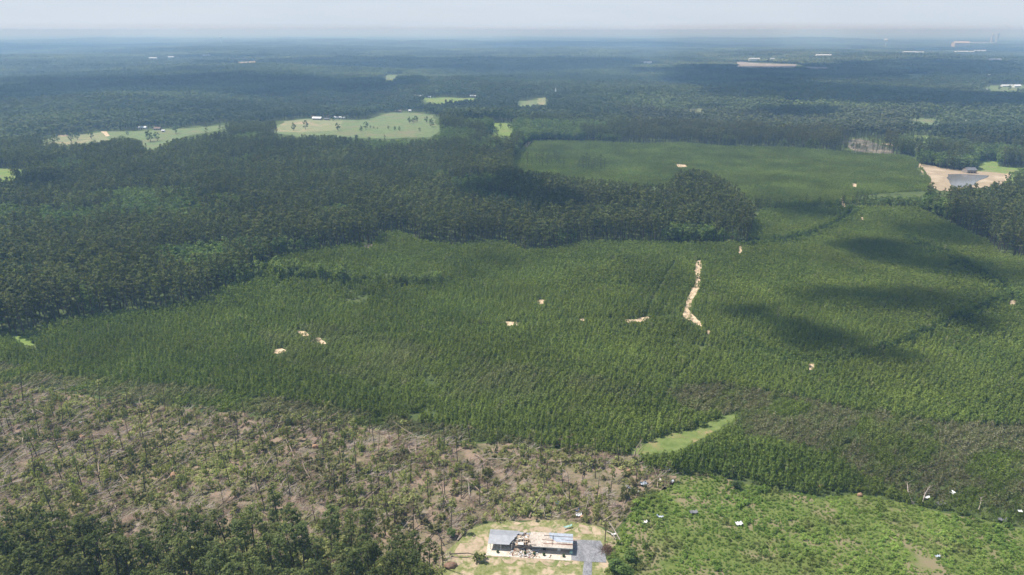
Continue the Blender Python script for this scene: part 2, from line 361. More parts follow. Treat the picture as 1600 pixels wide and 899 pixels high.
# fields one sees: (visible outline, material, name)
FIELDS = [
 ([(40,222),(95,212),(130,210),(165,206),(222,205),(300,201),(340,197),(362,196),(358,202),(325,207),(300,211),(262,216),(245,223),(236,228),(224,228),(206,215),(190,212),(160,218),(90,222)], 'pasture', 'pasture'),
 ([(60,221),(95,212),(130,210),(162,208),(172,216),(110,220)], 'drypasture', 'pasture'),
 ([(415,200),(445,190),(480,186),(560,188),(585,185),(612,176),(650,177),(676,180),(680,192),(690,196),(672,208),(580,210),(520,208),(470,208)], 'pasture', 'pasture'),
 ([(420,199),(445,190),(480,187),(535,190),(530,197),(470,201)], 'drypasture', 'pasture'),
 ([(655,153),(700,153),(752,154),(745,158),(700,159),(668,160)], 'bright', 'pasture'),
 ([(840,154),(856,153),(850,160),(842,159)], 'drypasture', 'pasture'),
 ([(802,158),(840,157),(836,162),(805,162)], 'pasture', 'pasture'),
 ([(755,193),(805,193),(800,203),(785,210),(770,205)], 'bright', 'pasture'),
 ([(599,118),(624,117),(621,126),(604,126)], 'pasture', 'pasture'),
 ([(370,97),(405,96),(407,99),(375,99)], 'bare', 'bare_field'),
 ([(-60,265),(0,264),(40,265),(46,269),(30,272),(0,275),(-60,275)], 'bright', 'pasture'),
 ([(1425,212),(1450,212),(1452,220),(1425,220)], 'bright', 'pasture'),
 ([(1070,170),(1095,170),(1108,176),(1085,178)], 'drypasture', 'pasture'),
 ([(1143,98),(1160,97),(1245,101),(1240,105),(1150,104)], 'quarry', 'bare_field'),
 ([(1258,105),(1290,105),(1304,107),(1262,108)], 'quarry', 'bare_field'),
 ([(1535,134),(1600,133),(1600,141),(1550,142)], 'pasture', 'pasture'),
 ([(1412,116),(1462,117),(1450,121),(1415,121)], 'pasture', 'pasture'),
 ([(1215,148),(1235,147),(1232,150),(1218,151)], 'pasture', 'pasture'),
 ([(1248,152),(1265,152),(1262,155),(1250,156)], 'pasture', 'pasture'),
 ([(1420,185),(1465,184),(1472,188),(1425,190)], 'pasture', 'pasture'),
 ([(1310,223),(1330,218),(1345,217),(1398,227),(1396,233),(1360,232),(1335,229)], 'cleared', 'cleared_land'),
 ([(1436,257),(1455,259),(1480,264),(1510,267),(1560,270),(1577,273),(1570,279),(1552,282),(1530,283),(1505,286),(1480,289),(1466,288),(1450,277)], 'bare', 'bare_ground'),
 ([(1529,252),(1556,253),(1570,262),(1600,264),(1600,276),(1580,277),(1560,270),(1530,266)], 'bright', 'pasture'),
 ([(20,526),(40,527),(57,540),(57,549),(42,545),(26,536)], 'bright', 'grass_clearing'),
]
POND = [(1480,273),(1505,272.5),(1545,275),(1538,280),(1520,283),(1500,288),(1486,288)]
# trees may not stand where their crown would cover these visible fields
CLEARVIEW = [f[0] for f in FIELDS] + [POND, FARPLANT, BACKPLANT]

patch('forest_floor_litter', DAMAGE, M['damage'], .02, 1.5, 7, 2, 5); 
bpy.data.objects['forest_floor_litter'].name = 'storm_ground'
patch('scrub_ground', SCRUB, M['scrubground'], .02, 1.0, 6, 3, 5)
patch('lawn', YARD, M['lawn'], .05, .8, 4, 4, 4)
patch('grass_clearing', TONGUE, M['tongue'], .03, .7, 4, 5, 3)
def hpx(v):        # pixel height of a 15 m tree at row v
    x, y = G(800, v); return 15*FPX/np.hypot(y, CAM_H)
for i, (pl, mk, nm) in enumerate(FIELDS):
    # let the field run on under the near side's tree crowns, where it is hidden
    cy_ = np.mean([p[1] for p in pl]); e = hpx(cy_)*.5 if nm != 'grass_clearing' else 0
    pl2 = [(a, b + (e if b > cy_ else 0)) for a, b in pl]
    lift = {'pasture': .1, 'drypasture': .16, 'bright': .12, 'bare': .14, 'quarry': .1, 'cleared': .1}[mk]
    patch(nm, pl2, M[mk], lift, .15*hpx(cy_)/15*0 + 1.5, 25, 20+i)
patch('pond', [(a, b + (6 if b > 280 else 0)) for a, b in POND], M['water'], .35, 1., 15, 51)

SANDS = [  # dirt road and bare soil patches in the plantation
 ('dirt_road', [(1088,408),(1095,407),(1096,420),(1094,432),(1094,445),(1090,458),(1083,466),(1079,478),(1078,487),(1083,494),(1090,500),(1098,508),(1097,512),(1088,508),(1080,502),(1070,497),(1065,492),(1068,484),(1072,474),(1075,464),(1080,455),(1085,446),(1086,432),(1085,420)]),
 ('dirt_track', [(1103,516),(1109,516),(1110,523),(1104,523)]),
 ('sand_patch', [(462,516),(478,518),(484,524),(478,527),(466,523)]), ('sand_patch', [(492,528),(505,531),(510,537),(502,538),(494,533)]),
 ('sand_patch', [(428,547),(442,544),(448,548),(438,552),(428,553)]), ('sand_patch', [(838,469),(850,469),(851,475),(840,476)]),
 ('sand_patch', [(790,503),(808,503),(810,509),(794,510)]), ('sand_patch', [(974,498),(990,500),(1012,495),(1016,498),(1000,504),(976,504)]),
 ('sand_patch', [(905,498),(912,498),(913,502),(906,502)]), ('sand_patch', [(1056,257),(1070,258),(1074,261),(1060,262)]),
 ('sand_patch', [(1331,287),(1339,288),(1338,293),(1332,292)]), ('sand_patch', [(1313,311),(1317,311),(1321,324),(1317,324)]),
 ('sand_patch', [(1344,339),(1349,340),(1350,345),(1345,345)]), ('sand_patch', [(1576,470),(1590,470),(1588,477),(1577,477)]),
 ('sand_patch', [(1263,569),(1273,569),(1271,579),(1264,578)]), ('sand_patch', [(1154,385),(1159,385),(1158,396),(1154,396)]),
 ('sand_patch', [(566,385),(583,382),(583,386),(568,389)]), ('sand_patch', [(817,230),(824,222),(831,222),(822,232)]),
 ('gravel_track', [(1434,257),(1438,256),(1450,276),(1445,277)]), ('sand_patch', [(1568,276),(1576,270),(1578,276),(1570,284)]),
 ('gravel_track', [(1375,224.5),(1398,226),(1405,230),(1400,230.5),(1390,227.5)]),
 ('dirt_track', [(158,206),(166,206),(172,213),(166,214)]), ('dirt_track', [(90,212),(104,211),(108,213),(96,214)]),
 ('gravel_track', [(1395,212),(1401,212),(1406,222),(1400,222)]),
]
for i, (nm, pl) in enumerate(SANDS): patch(nm, pl, M['sand'], .2 if pl[0][1] < 300 else .09, .45, 2.2, 60+i, 3.)
# bare soil round the house
for i, pl in enumerate([[(752,866),(762,868),(890,878),(892,884),(850,884),(800,877),(760,874)], [(715,855),(740,838),(758,842),(757,858),(740,868),(718,870)],
          [(770,822),(800,819),(860,824),(905,826),(880,834),(830,832),(790,829)], [(700,872),(712,868),(722,878),(705,888),(694,890)],
          [(905,822),(928,825),(925,834),(905,834)]]):
    patch('bare_soil', pl, patchmat('worn_soil', (.50, .38, .26), (.62, .48, .34), (.22, .26, .09), .47, 5, 1.5) if i == 0 else bpy.data.materials['worn_soil'], .09, .9, 1.6, 90+i, 1.5)
patch('parking_lot', [(892.3,843.6),(938,845.6),(944,856),(947.5,879.5),(926,878.6),(912.5,878),(892,875.6)], M['asph'], .13, .08, 2.5, 100, 2.)
patch('driveway', [(912.6,878.3),(925.7,879),(924,899),(915,1010),(900,1010),(909.8,899)], M['asph'], .126, .06, 2.5, 101, 2.)

# ------------------------------------------------------------ clouds that cast the cloud shadows
def cloudmat(dens, pw):
    m, n, out = newmat('cloud')
    lw = n.nodes.new('ShaderNodeLayerWeight'); lw.inputs[0].default_value = .5
    inv = mathn(n, 'SUBTRACT', 1., lw.outputs['Facing'])
    e = mathn(n, 'MULTIPLY', mathn(n, 'POWER', inv, pw), dens)
    t = n.nodes.new('ShaderNodeBsdfTransparent'); d = n.nodes.new('ShaderNodeBsdfDiffuse'); d.inputs[0].default_value = (.9, .9, .9, 1)
    tr = n.nodes.new('ShaderNodeBsdfTranslucent'); tr.inputs[0].default_value = (.9, .9, .9, 1)
    a = n.nodes.new('ShaderNodeMixShader'); a.inputs[0].default_value = .5; n.links.new(d.outputs[0], a.inputs[1]); n.links.new(tr.outputs[0], a.inputs[2])
    ms = n.nodes.new('ShaderNodeMixShader'); n.links.new(e, ms.inputs[0]); n.links.new(t.outputs[0], ms.inputs[1]); n.links.new(a.outputs[0], ms.inputs[2])
    n.links.new(ms.outputs[0], out.inputs[0]); return m
CMS = cloudmat(.31, 2.2); CMD = cloudmat(.85, 1.2); CMM = cloudmat(.6, 1.3)
def ico(sub):
    bm = bmesh.new(); bmesh.ops.create_icosphere(bm, subdivisions=sub, radius=1)
    v = np.array([tuple(q.co) for q in bm.verts]); f = [tuple(q.index for q in p.verts) for p in bm.faces]; bm.free(); return v, f
ICO3 = ico(3); ICO1 = ico(1); ICO2 = ico(2)
CLOUDS = [ # centre px, half sizes px (u, v) of the shadow, turn
 (800,322,95,32), (875,345,60,18),
 (1250,334,75,13), (1470,370,95,17), (1400,402,95,26), (1330,388,60,10), (1530,430,110,22), (1410,472,150,20), (1160,492,55,13), (1215,512,60,13), (1268,538,80,22), (1380,562,55,12), (1530,510,65,22),
 (60,310,80,14),
 (300,145,340,21), (560,140,170,12), (30,158,140,18), 
 (1320,158,230,26), (1180,145,170,24), (1300,118,330,16), (1480,170,90,14), (800,105,300,13), (560,100,220,9), (60,80,200,9), (1250,182,90,9), (1000,72,300,5), (350,92,150,4), (1500,103,180,9), (1500,80,170,4)]
rc = np.random.default_rng(11)
for (u, v, a, b) in CLOUDS:
    x0, y0 = G(u-a, v); x1, y1 = G(u+a, v); _, yt = G(u, v-b); _, yb = G(u, v+b)
    if u > 1000 and v > 200: a, b, u = a*1.2, b*1.4, u+14; x0, y0 = G(u-a, v); x1, y1 = G(u+a, v); _, yt = G(u, v-b); _, yb = G(u, v+b)
    c = P(u, v); sx = float(x1-x0)/2; sy = float(yt-yb)/2; cyy = float(yt+yb)/2
    cxx = float(G(u, v)[0])*cyy/c.y
    alt = 900 if v > 200 else 1300
    mb = MB(); k = 7 if max(sx, sy) < 600 else 12
    for q in range(k):
        t = rc.uniform(0, 6.28); rad = math.sqrt(rc.random())*.55 if q else 0
        s_ = rc.uniform(.35, .6) if q else .75
        vv = ICO3[0].copy()
        ns = np.array([noise.fractal(Vector(p)*1.6 + Vector((q*7.1, u, v)), 1., 2., 4) for p in vv])
        vv = vv*(1 + .42*ns[:, None])
        zz = min(sx, sy, 260)*.45
        vv = vv*np.array([sx*s_, sy*s_, zz*s_]) + np.array([math.cos(t)*rad*sx, math.sin(t)*rad*sy, rc.uniform(-.2, .2)*zz])
        mb.add(vv, ICO3[1])
    pos = Vector((cxx, cyy, 0)) + S*(alt/S.z)
    o = obj('cloud', mb.mesh('cloud', [CMD if v < 200 else CMS if u > 1000 else CMM], True), loc=pos); setp(o, kind='structure')

# ------------------------------------------------------------ plant prototypes
def pine_parts(seed, H=20., detail=2, dark=True, bare=.48, rad=3.1):
    r = np.random.default_rng(seed); t = MB(); c = MB(); k = r.normal(size=2)*.35
    tip = Vector((k[0], k[1], H*.95)); mid = Vector((k[0]*.3+r.normal()*.15, k[1]*.3, H*.5))
    t.tube([(0, 0, -.4), mid, tip], [.26, .19, .05], 6 if detail == 2 else 4)
    nb = {2: 22, 1: 12, 0: 5}[detail]; lv = {2: 26, 1: 12, 0: 7}[detail]; sz = {2: .52, 1: .95, 0: 2.6}[detail]
    for i in range(nb):
        f = (i+.5)/nb; z = H*(bare + (1-bare)*f**.85); a = i*2.4 + r.normal()*.4
        env = rad*math.sqrt(max(.04, 1 - ((f-.42)/.62)**2))
        d = env*r.uniform(.35, .85)*(1 if f < .93 else .15)
        p = Vector((k[0]*z/H + math.cos(a)*d, k[1]*z/H + math.sin(a)*d, z + .15*d))
        if detail == 2: t.tube([(k[0]*z/H, k[1]*z/H, z-.5), p], [.07, .02], 3)
        q = r.uniform(.8, 1.25)
        c.leaves(p, (1.1*q, 1.1*q, .75*q), int(lv*q), sz, r, 0, .25)
    return t, c
def broad_parts(seed, H=14., detail=1, rad=4.2):
    r = np.random.default_rng(seed); t = MB(); c = MB()
    t.tube([(0, 0, -.3), (r.normal()*.2, r.normal()*.2, H*.35), (r.normal()*.4, r.normal()*.4, H*.7)], [.35, .24, .1], 5)
    nb = {2: 26, 1: 17, 0: 6}[detail]; lv = {2: 24, 1: 11, 0: 7}[detail]; sz = {2: .7, 1: 1.2, 0: 2.8}[detail]
    for i in range(nb):
        d = r.normal(size=3); d /= np.linalg.norm(d); d[2] = d[2]*.9 + .1
        p = Vector((d[0]*rad*.68, d[1]*rad*.68, H*.50 + d[2]*H*.38)); q = r.uniform(.75, 1.25)
        if detail == 2 and i % 2 == 0: t.tube([(0, 0, H*.35), p], [.12, .03], 3)
        c.leaves(p, (1.5*q, 1.5*q, 1.3*q), int(lv*q), sz, r, 0, .5)
    return t, c
def young_mesh(seed, H=3.5, n=60, rad=1.12, mat='young', size=.44):
    r = np.random.default_rng(seed); c = MB()
    c.tube([(0, 0, -.2), (0, 0, H*.9)], [.08, .03], 3, 1)
    for i in range(n):
        f = r.random()**1.05; z = H*(.10 + .88*f); w_ = rad*math.sqrt(max(0, 1-f**1.7))*(.8 + .2*min(1, f*5)); a = r.uniform(0, 6.28); d = w_*r.uniform(.35, 1.)
        q = np.array([math.cos(a)*d, math.sin(a)*d, z]); nn = np.array([math.cos(a)*.7, math.sin(a)*.7, .75]) + r.normal(size=3)*.38; nn /= np.linalg.norm(nn)
        e1 = np.cross(nn, r.normal(size=3)); e1 /= np.linalg.norm(e1); e2 = np.cross(nn, e1); L = size*r.uniform(.6, 1.3)
        c.add([q + e1*L*.6, q + e2*L*.5, q - e1*L*.6, q - e2*L*.5], [(0, 1, 2, 3)], 0)
    return c.mesh('young_pine', [M[mat], M['bark']])
def bush_mesh(seed, n, H, rad, mat, size, lobes=5):
    r = np.random.default_rng(seed); c = MB()
    for i in range(lobes):
        a = r.uniform(0, 6.28); d = rad*.5*r.random()
        q = r.uniform(.6, 1.)
        c.leaves((math.cos(a)*d, math.sin(a)*d, H*.42*q), (rad*.62*q, rad*.62*q, H*.5*q), n//lobes, size, r, 0, .55)
    return c.mesh('bush', [M[mat]])
def snag_mesh(seed, H, leafy=0):
    r = np.random.default_rng(seed); c = MB(); lx, ly = r.normal(size=2)*.05*H
    pts = [(0, 0, -.3), (lx*.4, ly*.4, H*.5), (lx, ly, H)]
    c.tube(pts, [.17, .12, .06], 5, 0)
    for i in range(int(H*.8)):
        z = H*r.uniform(.3, .98); a = r.uniform(0, 6.28); L = r.uniform(.5, 2.0)*(1.15-z/H)+.3; b = Vector((lx*z/H, ly*z/H, z))
        c.tube([b, b + Vector((math.cos(a)*L, math.sin(a)*L, r.uniform(-.6, .5)))], [.05, .015], 3, 0)
    if leafy:
        for i in range(leafy): 
            z = H*r.uniform(.55, 1.); a = r.uniform(0, 6.28); d = r.uniform(.1, 1.)
            c.leaves((lx*z/H + math.cos(a)*d, ly*z/H + math.sin(a)*d, z), (.7, .7, .6), 8, .65, r, 1, .3)
    else:
        for k in range(3):   # splintered top
            c.tube([(lx, ly, H-.1), (lx + r.normal()*.12, ly + r.normal()*.12, H + r.uniform(.3, 1.))], [.06, .01], 3, 0)
    return c.mesh('broken_pine', [M['darkbark'], M['olive']])
def fallen_parts(seed, L, crown, pale=False):
    """a trunk lying along +X"""
    r = np.random.default_rng(seed); t = MB(); c = MB(); bend = r.normal()*.5
    h0 = r.uniform(.2, 1.2); h1 = r.uniform(.4, 2.2)
    t.tube([(0, 0, h0), (L*.5, bend, (h0+h1)/2 + r.uniform(-.1, .4)), (L, 0, h1)], [.2, .15, .06], 5)
    for i in range(9 if not crown else 6):
        x = L*r.uniform(.35, .98); ln = r.uniform(.8, 3.); a = r.uniform(.35, 1.1)*r.choice([-1, 1]); b = Vector((x, bend*.5, h0+(h1-h0)*x/L))
        t.tube([b, b + Vector((math.cos(a)*ln, math.sin(a)*ln, r.uniform(-.2, 1.)*ln*.5))], [.05, .015], 3)
    if r.random() < .3:
        for k in range(10):
            d = r.normal(size=2)*.55; t.tube([(0, 0, h0), (-.35, d[0], h0 + d[1])], [.14, .03], 3)
    if crown:
        for i in range(crown):
            x = L*r.uniform(.5, 1.03); c.leaves((x, r.normal()*.9, h0+(h1-h0)*x/L + r.uniform(0, .7)), (1.0, .9, .6), 13, .8, r, 0, .3)
    return t, c

# sources with foliage and wood in one mesh for the stuff objects
def joined(name, t, c, lm, bm_='bark'):
    q = MB(); q.add(t.v, t.f, 0); q.add(c.v, c.f, 1); return hidden(name, q.mesh(name, [M[bm_], M[lm]]))
SRC = {}
SRC['pine1'] = [joined('pine_tree', *pine_parts(100+i, 20, 1, bare=.33, rad=2.6), 'pine', 'darkbark') for i in range(5)]
SRC['pine2'] = [joined('pine_tree', *pine_parts(140+i, 19, 2, rad=3.1, bare=.5), 'pine', 'darkbark') for i in range(5)]
SRC['broad1'] = [joined('broadleaf_tree', *broad_parts(200+i, 15, 1), 'broad', 'darkbark') for i in range(5)]
SRC['oak1'] = [joined('broadleaf_tree', *broad_parts(220+i, 12, 1), 'oak', 'darkbark') for i in range(4)]
SRC['young1'] = [hidden('young_pine', young_mesh(300+i)) for i in range(6)]
SRC['young0'] = [hidden('young_pine', young_mesh(320+i, n=26, size=.72)) for i in range(6)]
SRC['bush'] = [hidden('bush', bush_mesh(400+i, 60, 1.6, 1.6, 'scrub', .46)) for i in range(6)]
SRC['weed'] = [hidden('undergrowth', bush_mesh(420+i, 60, 1.5, 1.6, 'olive', .42, 4)) for i in range(6)]
SRC['fallen'] = []
for i in range(8):
    t, c = fallen_parts(500+i, 9 + i % 4*2, 7 if i % 2 else 0); SRC['fallen'].append(joined('fallen_tree', t, c, 'olive', 'palewood' if i % 2 == 0 else 'brokenwood'))
def twig_mesh(seed):
    r = np.random.default_rng(seed); c = MB()
    for i in range(16):
        a = r.normal()*.5; L = r.uniform(1., 3.5); x, y = r.normal(size=2)*1.0
        c.tube([(x, y, r.uniform(0, .6)), (x + math.cos(a)*L, y + math.sin(a)*L, r.uniform(.2, 1.9))], [.065, .02], 3)
    return c.mesh('branch_litter', [M['twigs' if seed % 5 < 3 else 'palewood']])
SRC['twig'] = [hidden('branch_litter', twig_mesh(560+i)) for i in range(5)]
def canopy_tile(seed, size, n, hmin, hmax, rmin, rmax, sub=1):
    r = np.random.default_rng(seed); c = MB(); base = ICO1 if sub == 1 else ICO2
    g = int(math.sqrt(n)); 
    for i in range(g):
        for j in range(g):
            x = ((i+.5+r.uniform(-.42, .42))/g - .5)*size; y = ((j+.5+r.uniform(-.42, .42))/g - .5)*size
            R_ = r.uniform(rmin, rmax); h = r.uniform(hmin, hmax)
            v = base[0]*(1+.38*r.normal(size=(len(base[0]), 1)))*np.array([R_, R_, h*.34]) + np.array([x, y, h*.62])
            c.add(v, base[1], 0)
            c.tube([(x, y, -1), (x, y, h*.5)], [.3, .2], 3, 1)
    return c.mesh('forest_canopy', [M['farleaf'], M['darkbark']])
def leafy_tile(seed, size, n, hmin, hmax, conic):
    r = np.random.default_rng(seed); c = MB(); g = int(math.sqrt(n))
    for i in range(g):
        for j in range(g):
            x = ((i+.5+r.uniform(-.42, .42))/g - .5)*size; y = ((j+.5+r.uniform(-.42, .42))/g - .5)*size
            h = r.uniform(hmin, hmax); R_ = r.uniform(2.3, 3.5)
            for q in range(5 if not conic else 4):
                a = r.uniform(0, 6.28); d = R_*.55*r.random()
                c.leaves((x+math.cos(a)*d, y+math.sin(a)*d, h*r.uniform(.55, .95)), (R_*.55, R_*.55, h*.13), 5, 3.2, r, 0, .5)
            c.tube([(x, y, -1), (x, y, h*.7)], [.25, .15], 3, 1)
    return c.mesh('forest_canopy', [M['farleaf'], M['darkbark']])
SRC['tileA'] = [hidden('forest_canopy', leafy_tile(600+i, 32, 30, 13, 20, i % 2)) for i in range(6)]
SRC['tileB'] = [hidden('forest_canopy', canopy_tile(620+i, 90, 120, 12, 19, 4.0, 6.5)) for i in range(5)]

# ------------------------------------------------------------ stuff objects: points with a geometry-nodes modifier
def stuff(name, pts, srcs, rot, scl, tint, brown, label=None, cat=None):
    n = len(pts)
    if n == 0: return
    me = bpy.data.meshes.new(name); me.vertices.add(n); me.vertices.foreach_set('co', np.asarray(pts, dtype=np.float32).ravel())
    def at(nm, ty, val, key):
        a = me.attributes.new(nm, ty, 'POINT'); a.data.foreach_set(key, np.asarray(val, dtype=np.int32 if ty == 'INT' else np.float32).ravel())
    at('rot', 'FLOAT_VECTOR', rot, 'vector'); at('scl', 'FLOAT_VECTOR', scl, 'vector')
    at('tint', 'FLOAT', tint, 'value'); at('brown', 'FLOAT', brown, 'value'); at('idx', 'INT', rng.integers(0, len(srcs), n), 'value')
    o = obj(name, me); setp(o, label, cat, kind='stuff')
    g = bpy.data.node_groups.new(name, 'GeometryNodeTree')
    g.interface.new_socket(name='Geometry', in_out='INPUT', socket_type='NodeSocketGeometry'); g.interface.new_socket(name='Geometry', in_out='OUTPUT', socket_type='NodeSocketGeometry')
    N = g.nodes; i = N.new('NodeGroupInput'); q = N.new('NodeGroupOutput'); j = N.new('GeometryNodeJoinGeometry')
    for s in reversed(srcs):
        oi = N.new('GeometryNodeObjectInfo'); oi.inputs[0].default_value = s; oi.transform_space = 'ORIGINAL'; oi.inputs['As Instance'].default_value = True
        g.links.new(oi.outputs['Geometry'], j.inputs[0])
    ip = N.new('GeometryNodeInstanceOnPoints'); g.links.new(i.outputs[0], ip.inputs['Points']); g.links.new(j.outputs[0], ip.inputs['Instance'])
    ip.inputs['Pick Instance'].default_value = True
    def na(nm, ty, sock):
        a = N.new('GeometryNodeInputNamedAttribute'); a.data_type = ty; a.inputs[0].default_value = nm; g.links.new(a.outputs[0], sock)
    na('idx', 'INT', ip.inputs['Instance Index']); na('scl', 'FLOAT_VECTOR', ip.inputs['Scale'])
    e = N.new('FunctionNodeEulerToRotation'); na('rot', 'FLOAT_VECTOR', e.inputs[0]); g.links.new(e.outputs[0], ip.inputs['Rotation'])
    g.links.new(ip.outputs[0], q.inputs[0])
    m = o.modifiers.new('scatter', 'NODES'); m.node_group = g; return o

def jgrid(x0, x1, y0, y1, s, jit=.42, rot=0.):
    cx, cy_ = (x0+x1)/2, (y0+y1)/2; d = math.hypot(x1-x0, y1-y0)/2
    a = np.arange(-d, d, s); X, Y = np.meshgrid(a, a); X = X.ravel() + rng.uniform(-jit, jit, X.size)*s; Y = Y.ravel() + rng.uniform(-jit, jit, Y.size)*s
    c, s_ = math.cos(rot), math.sin(rot); X, Y = cx + c*X - s_*Y, cy_ + s_*X + c*Y
    k = (X > x0) & (X < x1) & (Y > y0) & (Y < y1); return X[k], Y[k]
def inview(x, y, h=0., mu=180, mv=260):
    z = hgt(x, y); d = y*CB - (z-CAM_H)*SB
    u, v = U(x, y, z); return (d > 5) & (u > -mu) & (u < 1600+mu) & (v < 899+mv), u, v, z
def covers(u, v, x, y, z, h, polys, fr=(0., .35, .7, 1.)):
    bad = np.zeros(u.shape, bool); r_ = np.hypot(x, y); rg_ = np.where(r_ > 800, 1., .0)
    for f in fr:
        uu, vv = U(x, y, z + h*f)
        uu = uu + rg_*(fnoise(x, y, 60, 71)-.5)*36; vv = vv + rg_*(fnoise(x, y, 45, 72)-.5)*5*np.minimum(1, 1100/np.maximum(r_, 1))
        for p in polys:
            vs = [q[1] for q in p]; us = [q[0] for q in p]
            k = (vv > min(vs)-1) & (vv < max(vs)+1) & (uu > min(us)-1) & (uu < max(us)+1)
            if k.any(): bad[k] |= inpoly(uu[k], vv[k], p)
    return bad
def euler(n, lean=.04):
    return np.column_stack([rng.normal(size=n)*lean, rng.normal(size=n)*lean, rng.uniform(0, 6.28, n)])
def lean_rot(n, ang, tilt):
    """Euler XYZ: spin, tilt by TILT, then turn so that the plant lies towards ang"""
    # tilt about Y by +tilt leans towards +X; turn by ang about Z
    return np.column_stack([np.zeros(n), tilt, ang])

def tell(base, u, v, tint, sc_, nh=10, lo=None, hi=None):
    """one label per plant: tone, size, kind, where it stands across and down its own group"""
    H_ = ['at the far left end', 'well to the left', 'left', 'a little left', 'just left of the middle', 'just right of the middle', 'a little right', 'right', 'well to the right', 'at the far right end']
    V_ = ['back row', 'middle row', 'front row']; u = np.asarray(u); n = len(u)
    hb = np.minimum(9, (np.argsort(np.argsort(u))*10//max(1, n))); vb = np.zeros(n, int)
    for b in range(10):
        i = np.flatnonzero(hb == b)
        if len(i): vb[i] = np.argsort(np.argsort(np.asarray(v)[i]))*3//len(i)
    out = []; ts, ss = np.argsort(np.argsort(tint)), np.argsort(np.argsort(sc_))
    for i in range(n):
        t = ['darker ', '', 'paler '][int(ts[i]*3//n)]; q = ['small', 'middling', 'large'][int(ss[i]*3//n)]
        out.append(f'{t}{q} {base}, {H_[hb[i]]}, {V_[vb[i]]}')
    return lambda i: out[i]
# ---- individual copies of a prototype
def place(protos, pts, rot, scl, tint, brown, label, cat, group, used={}):
    out = []
    for i in range(len(pts)):
        k = int(rng.integers(0, len(protos))); p = protos[k]
        o = p if p.name not in used and not p.get('taken') else copy_tree(p)
        p['taken'] = 1
        o.location = Vector([float(q) for q in pts[i]]); o.rotation_euler = tuple(float(q) for q in rot[i]); o.scale = tuple(float(q) for q in scl[i])
        for q in [o, *o.children]: q['tint'] = float(tint[i]); q['brown'] = float(brown[i])
        setp(o, label if isinstance(label, str) else label(i), cat, group); out.append(o)
    for p in protos:
        if not p.get('taken'):
            for ch in list(p.children): bpy.data.objects.remove(ch)
            bpy.data.objects.remove(p)
    for o in out:
        if 'taken' in o: del o['taken']
    return out
def proto_tree(name, parts, lm, bm_='bark'):
    t, c = parts; e = empty(name, (0, 0, 0)); obj('trunk', t.mesh('trunk', [M[bm_]], False), e)
    if c.f: obj('crown', c.mesh('crown', [M[lm]]), e)
    return e

# ============================================================ YOUNG PLANTATION
x, y = jgrid(-560, 800, 165, 1100, 1.72, .42, .5)
ok, u, v, z = inview(x, y); x, y, u, v, z = [q[ok] for q in (x, y, u, v, z)]
inA = inpoly(u, v, PLANT); inF = inpoly(u, v, FARPLANT) | inpoly(u, v, BACKPLANT)
# the far plantation runs on under the crowns in front of it
inF |= (inpoly(u, v-9, FARPLANT) & ~inA & (v < 330))
keep = (inA | inF) & ~inpoly(u, v, TONGUE) & ~inpoly(u, v, FIELDS[-1][0])
keep &= ~(covers(u, v, x, y, z, 3., [s[1] for s in SANDS], (0., .6)) & (rng.random(len(u)) > .035))
keep &= ~covers(u, v, x, y, z, np.where(inpoly(u, v, TALLROW), 5.5, 2.), [TONGUE], (.3, .6, 1.))
keep &= ~((u > 1455) & (v > 240) & (v < 300))
# narrow ditches and tracks between the blocks
DITCH = [[(1166,382),(1230,376),(1270,368),(1300,355),(1322,342),(1328,334)], [(1150,528),(1185,548),(1225,562),(1262,567),(1300,566),(1350,557),(1385,546),(1430,528),(1480,507),(1525,488),(1560,472)],
         [(1420,376),(1440,386),(1480,398),(1500,412),(1520,424),(1560,444),(1584,470)], [(1060,400),(1020,470),(1010,496)], [(1016,497),(1066,490)], [(1108,522),(1090,560),(1050,600),(1035,640)],
         [(640,520),(800,508),(905,500),(1000,500)], [(505,530),(640,520)]]
def distseg(u, v, line):
    d = np.full(u.shape, 1e9)
    for (a, b), (c, e) in zip(line[:-1], line[1:]):
        t = np.clip(((u-a)*(c-a) + (v-b)*(e-b))/((c-a)**2 + (e-b)**2), 0, 1); d = np.minimum(d, np.hypot(u-a-t*(c-a), (v-b-t*(e-b))*2.0))
    return d
ditch = np.zeros(u.shape, bool)
for i, l in enumerate(DITCH): ditch |= distseg(u, v, l) < ((3.2 + 2.8*fnoise(x, y, 25, 62)) if i < 3 else 2.6)
gap = fnoise(x, y, 7, 2)*.5 + fnoise(x, y, 45, 3)*.5
keep &= ~ditch & ~((gap < .27) & (rng.random(len(u)) < .8))
x, y, u, v, z, inF = [q[keep] for q in (x, y, u, v, z, inF)]
n = len(x)
big = fnoise(x, y, 70, 4); sc0 = (.82 + .36*big)*rng.uniform(.74, 1.22, n)
sc0 *= np.where(inF, .85, 1.)
nd = np.minimum(distseg(u, v, DITCH[1]), np.minimum(distseg(u, v, DITCH[0]), distseg(u, v, DITCH[2]))); sc0 = np.where(nd < 11, sc0*1.3, sc0); row = inpoly(u, v, TALLROW); sc0 = np.where(row, sc0*1.55, sc0)
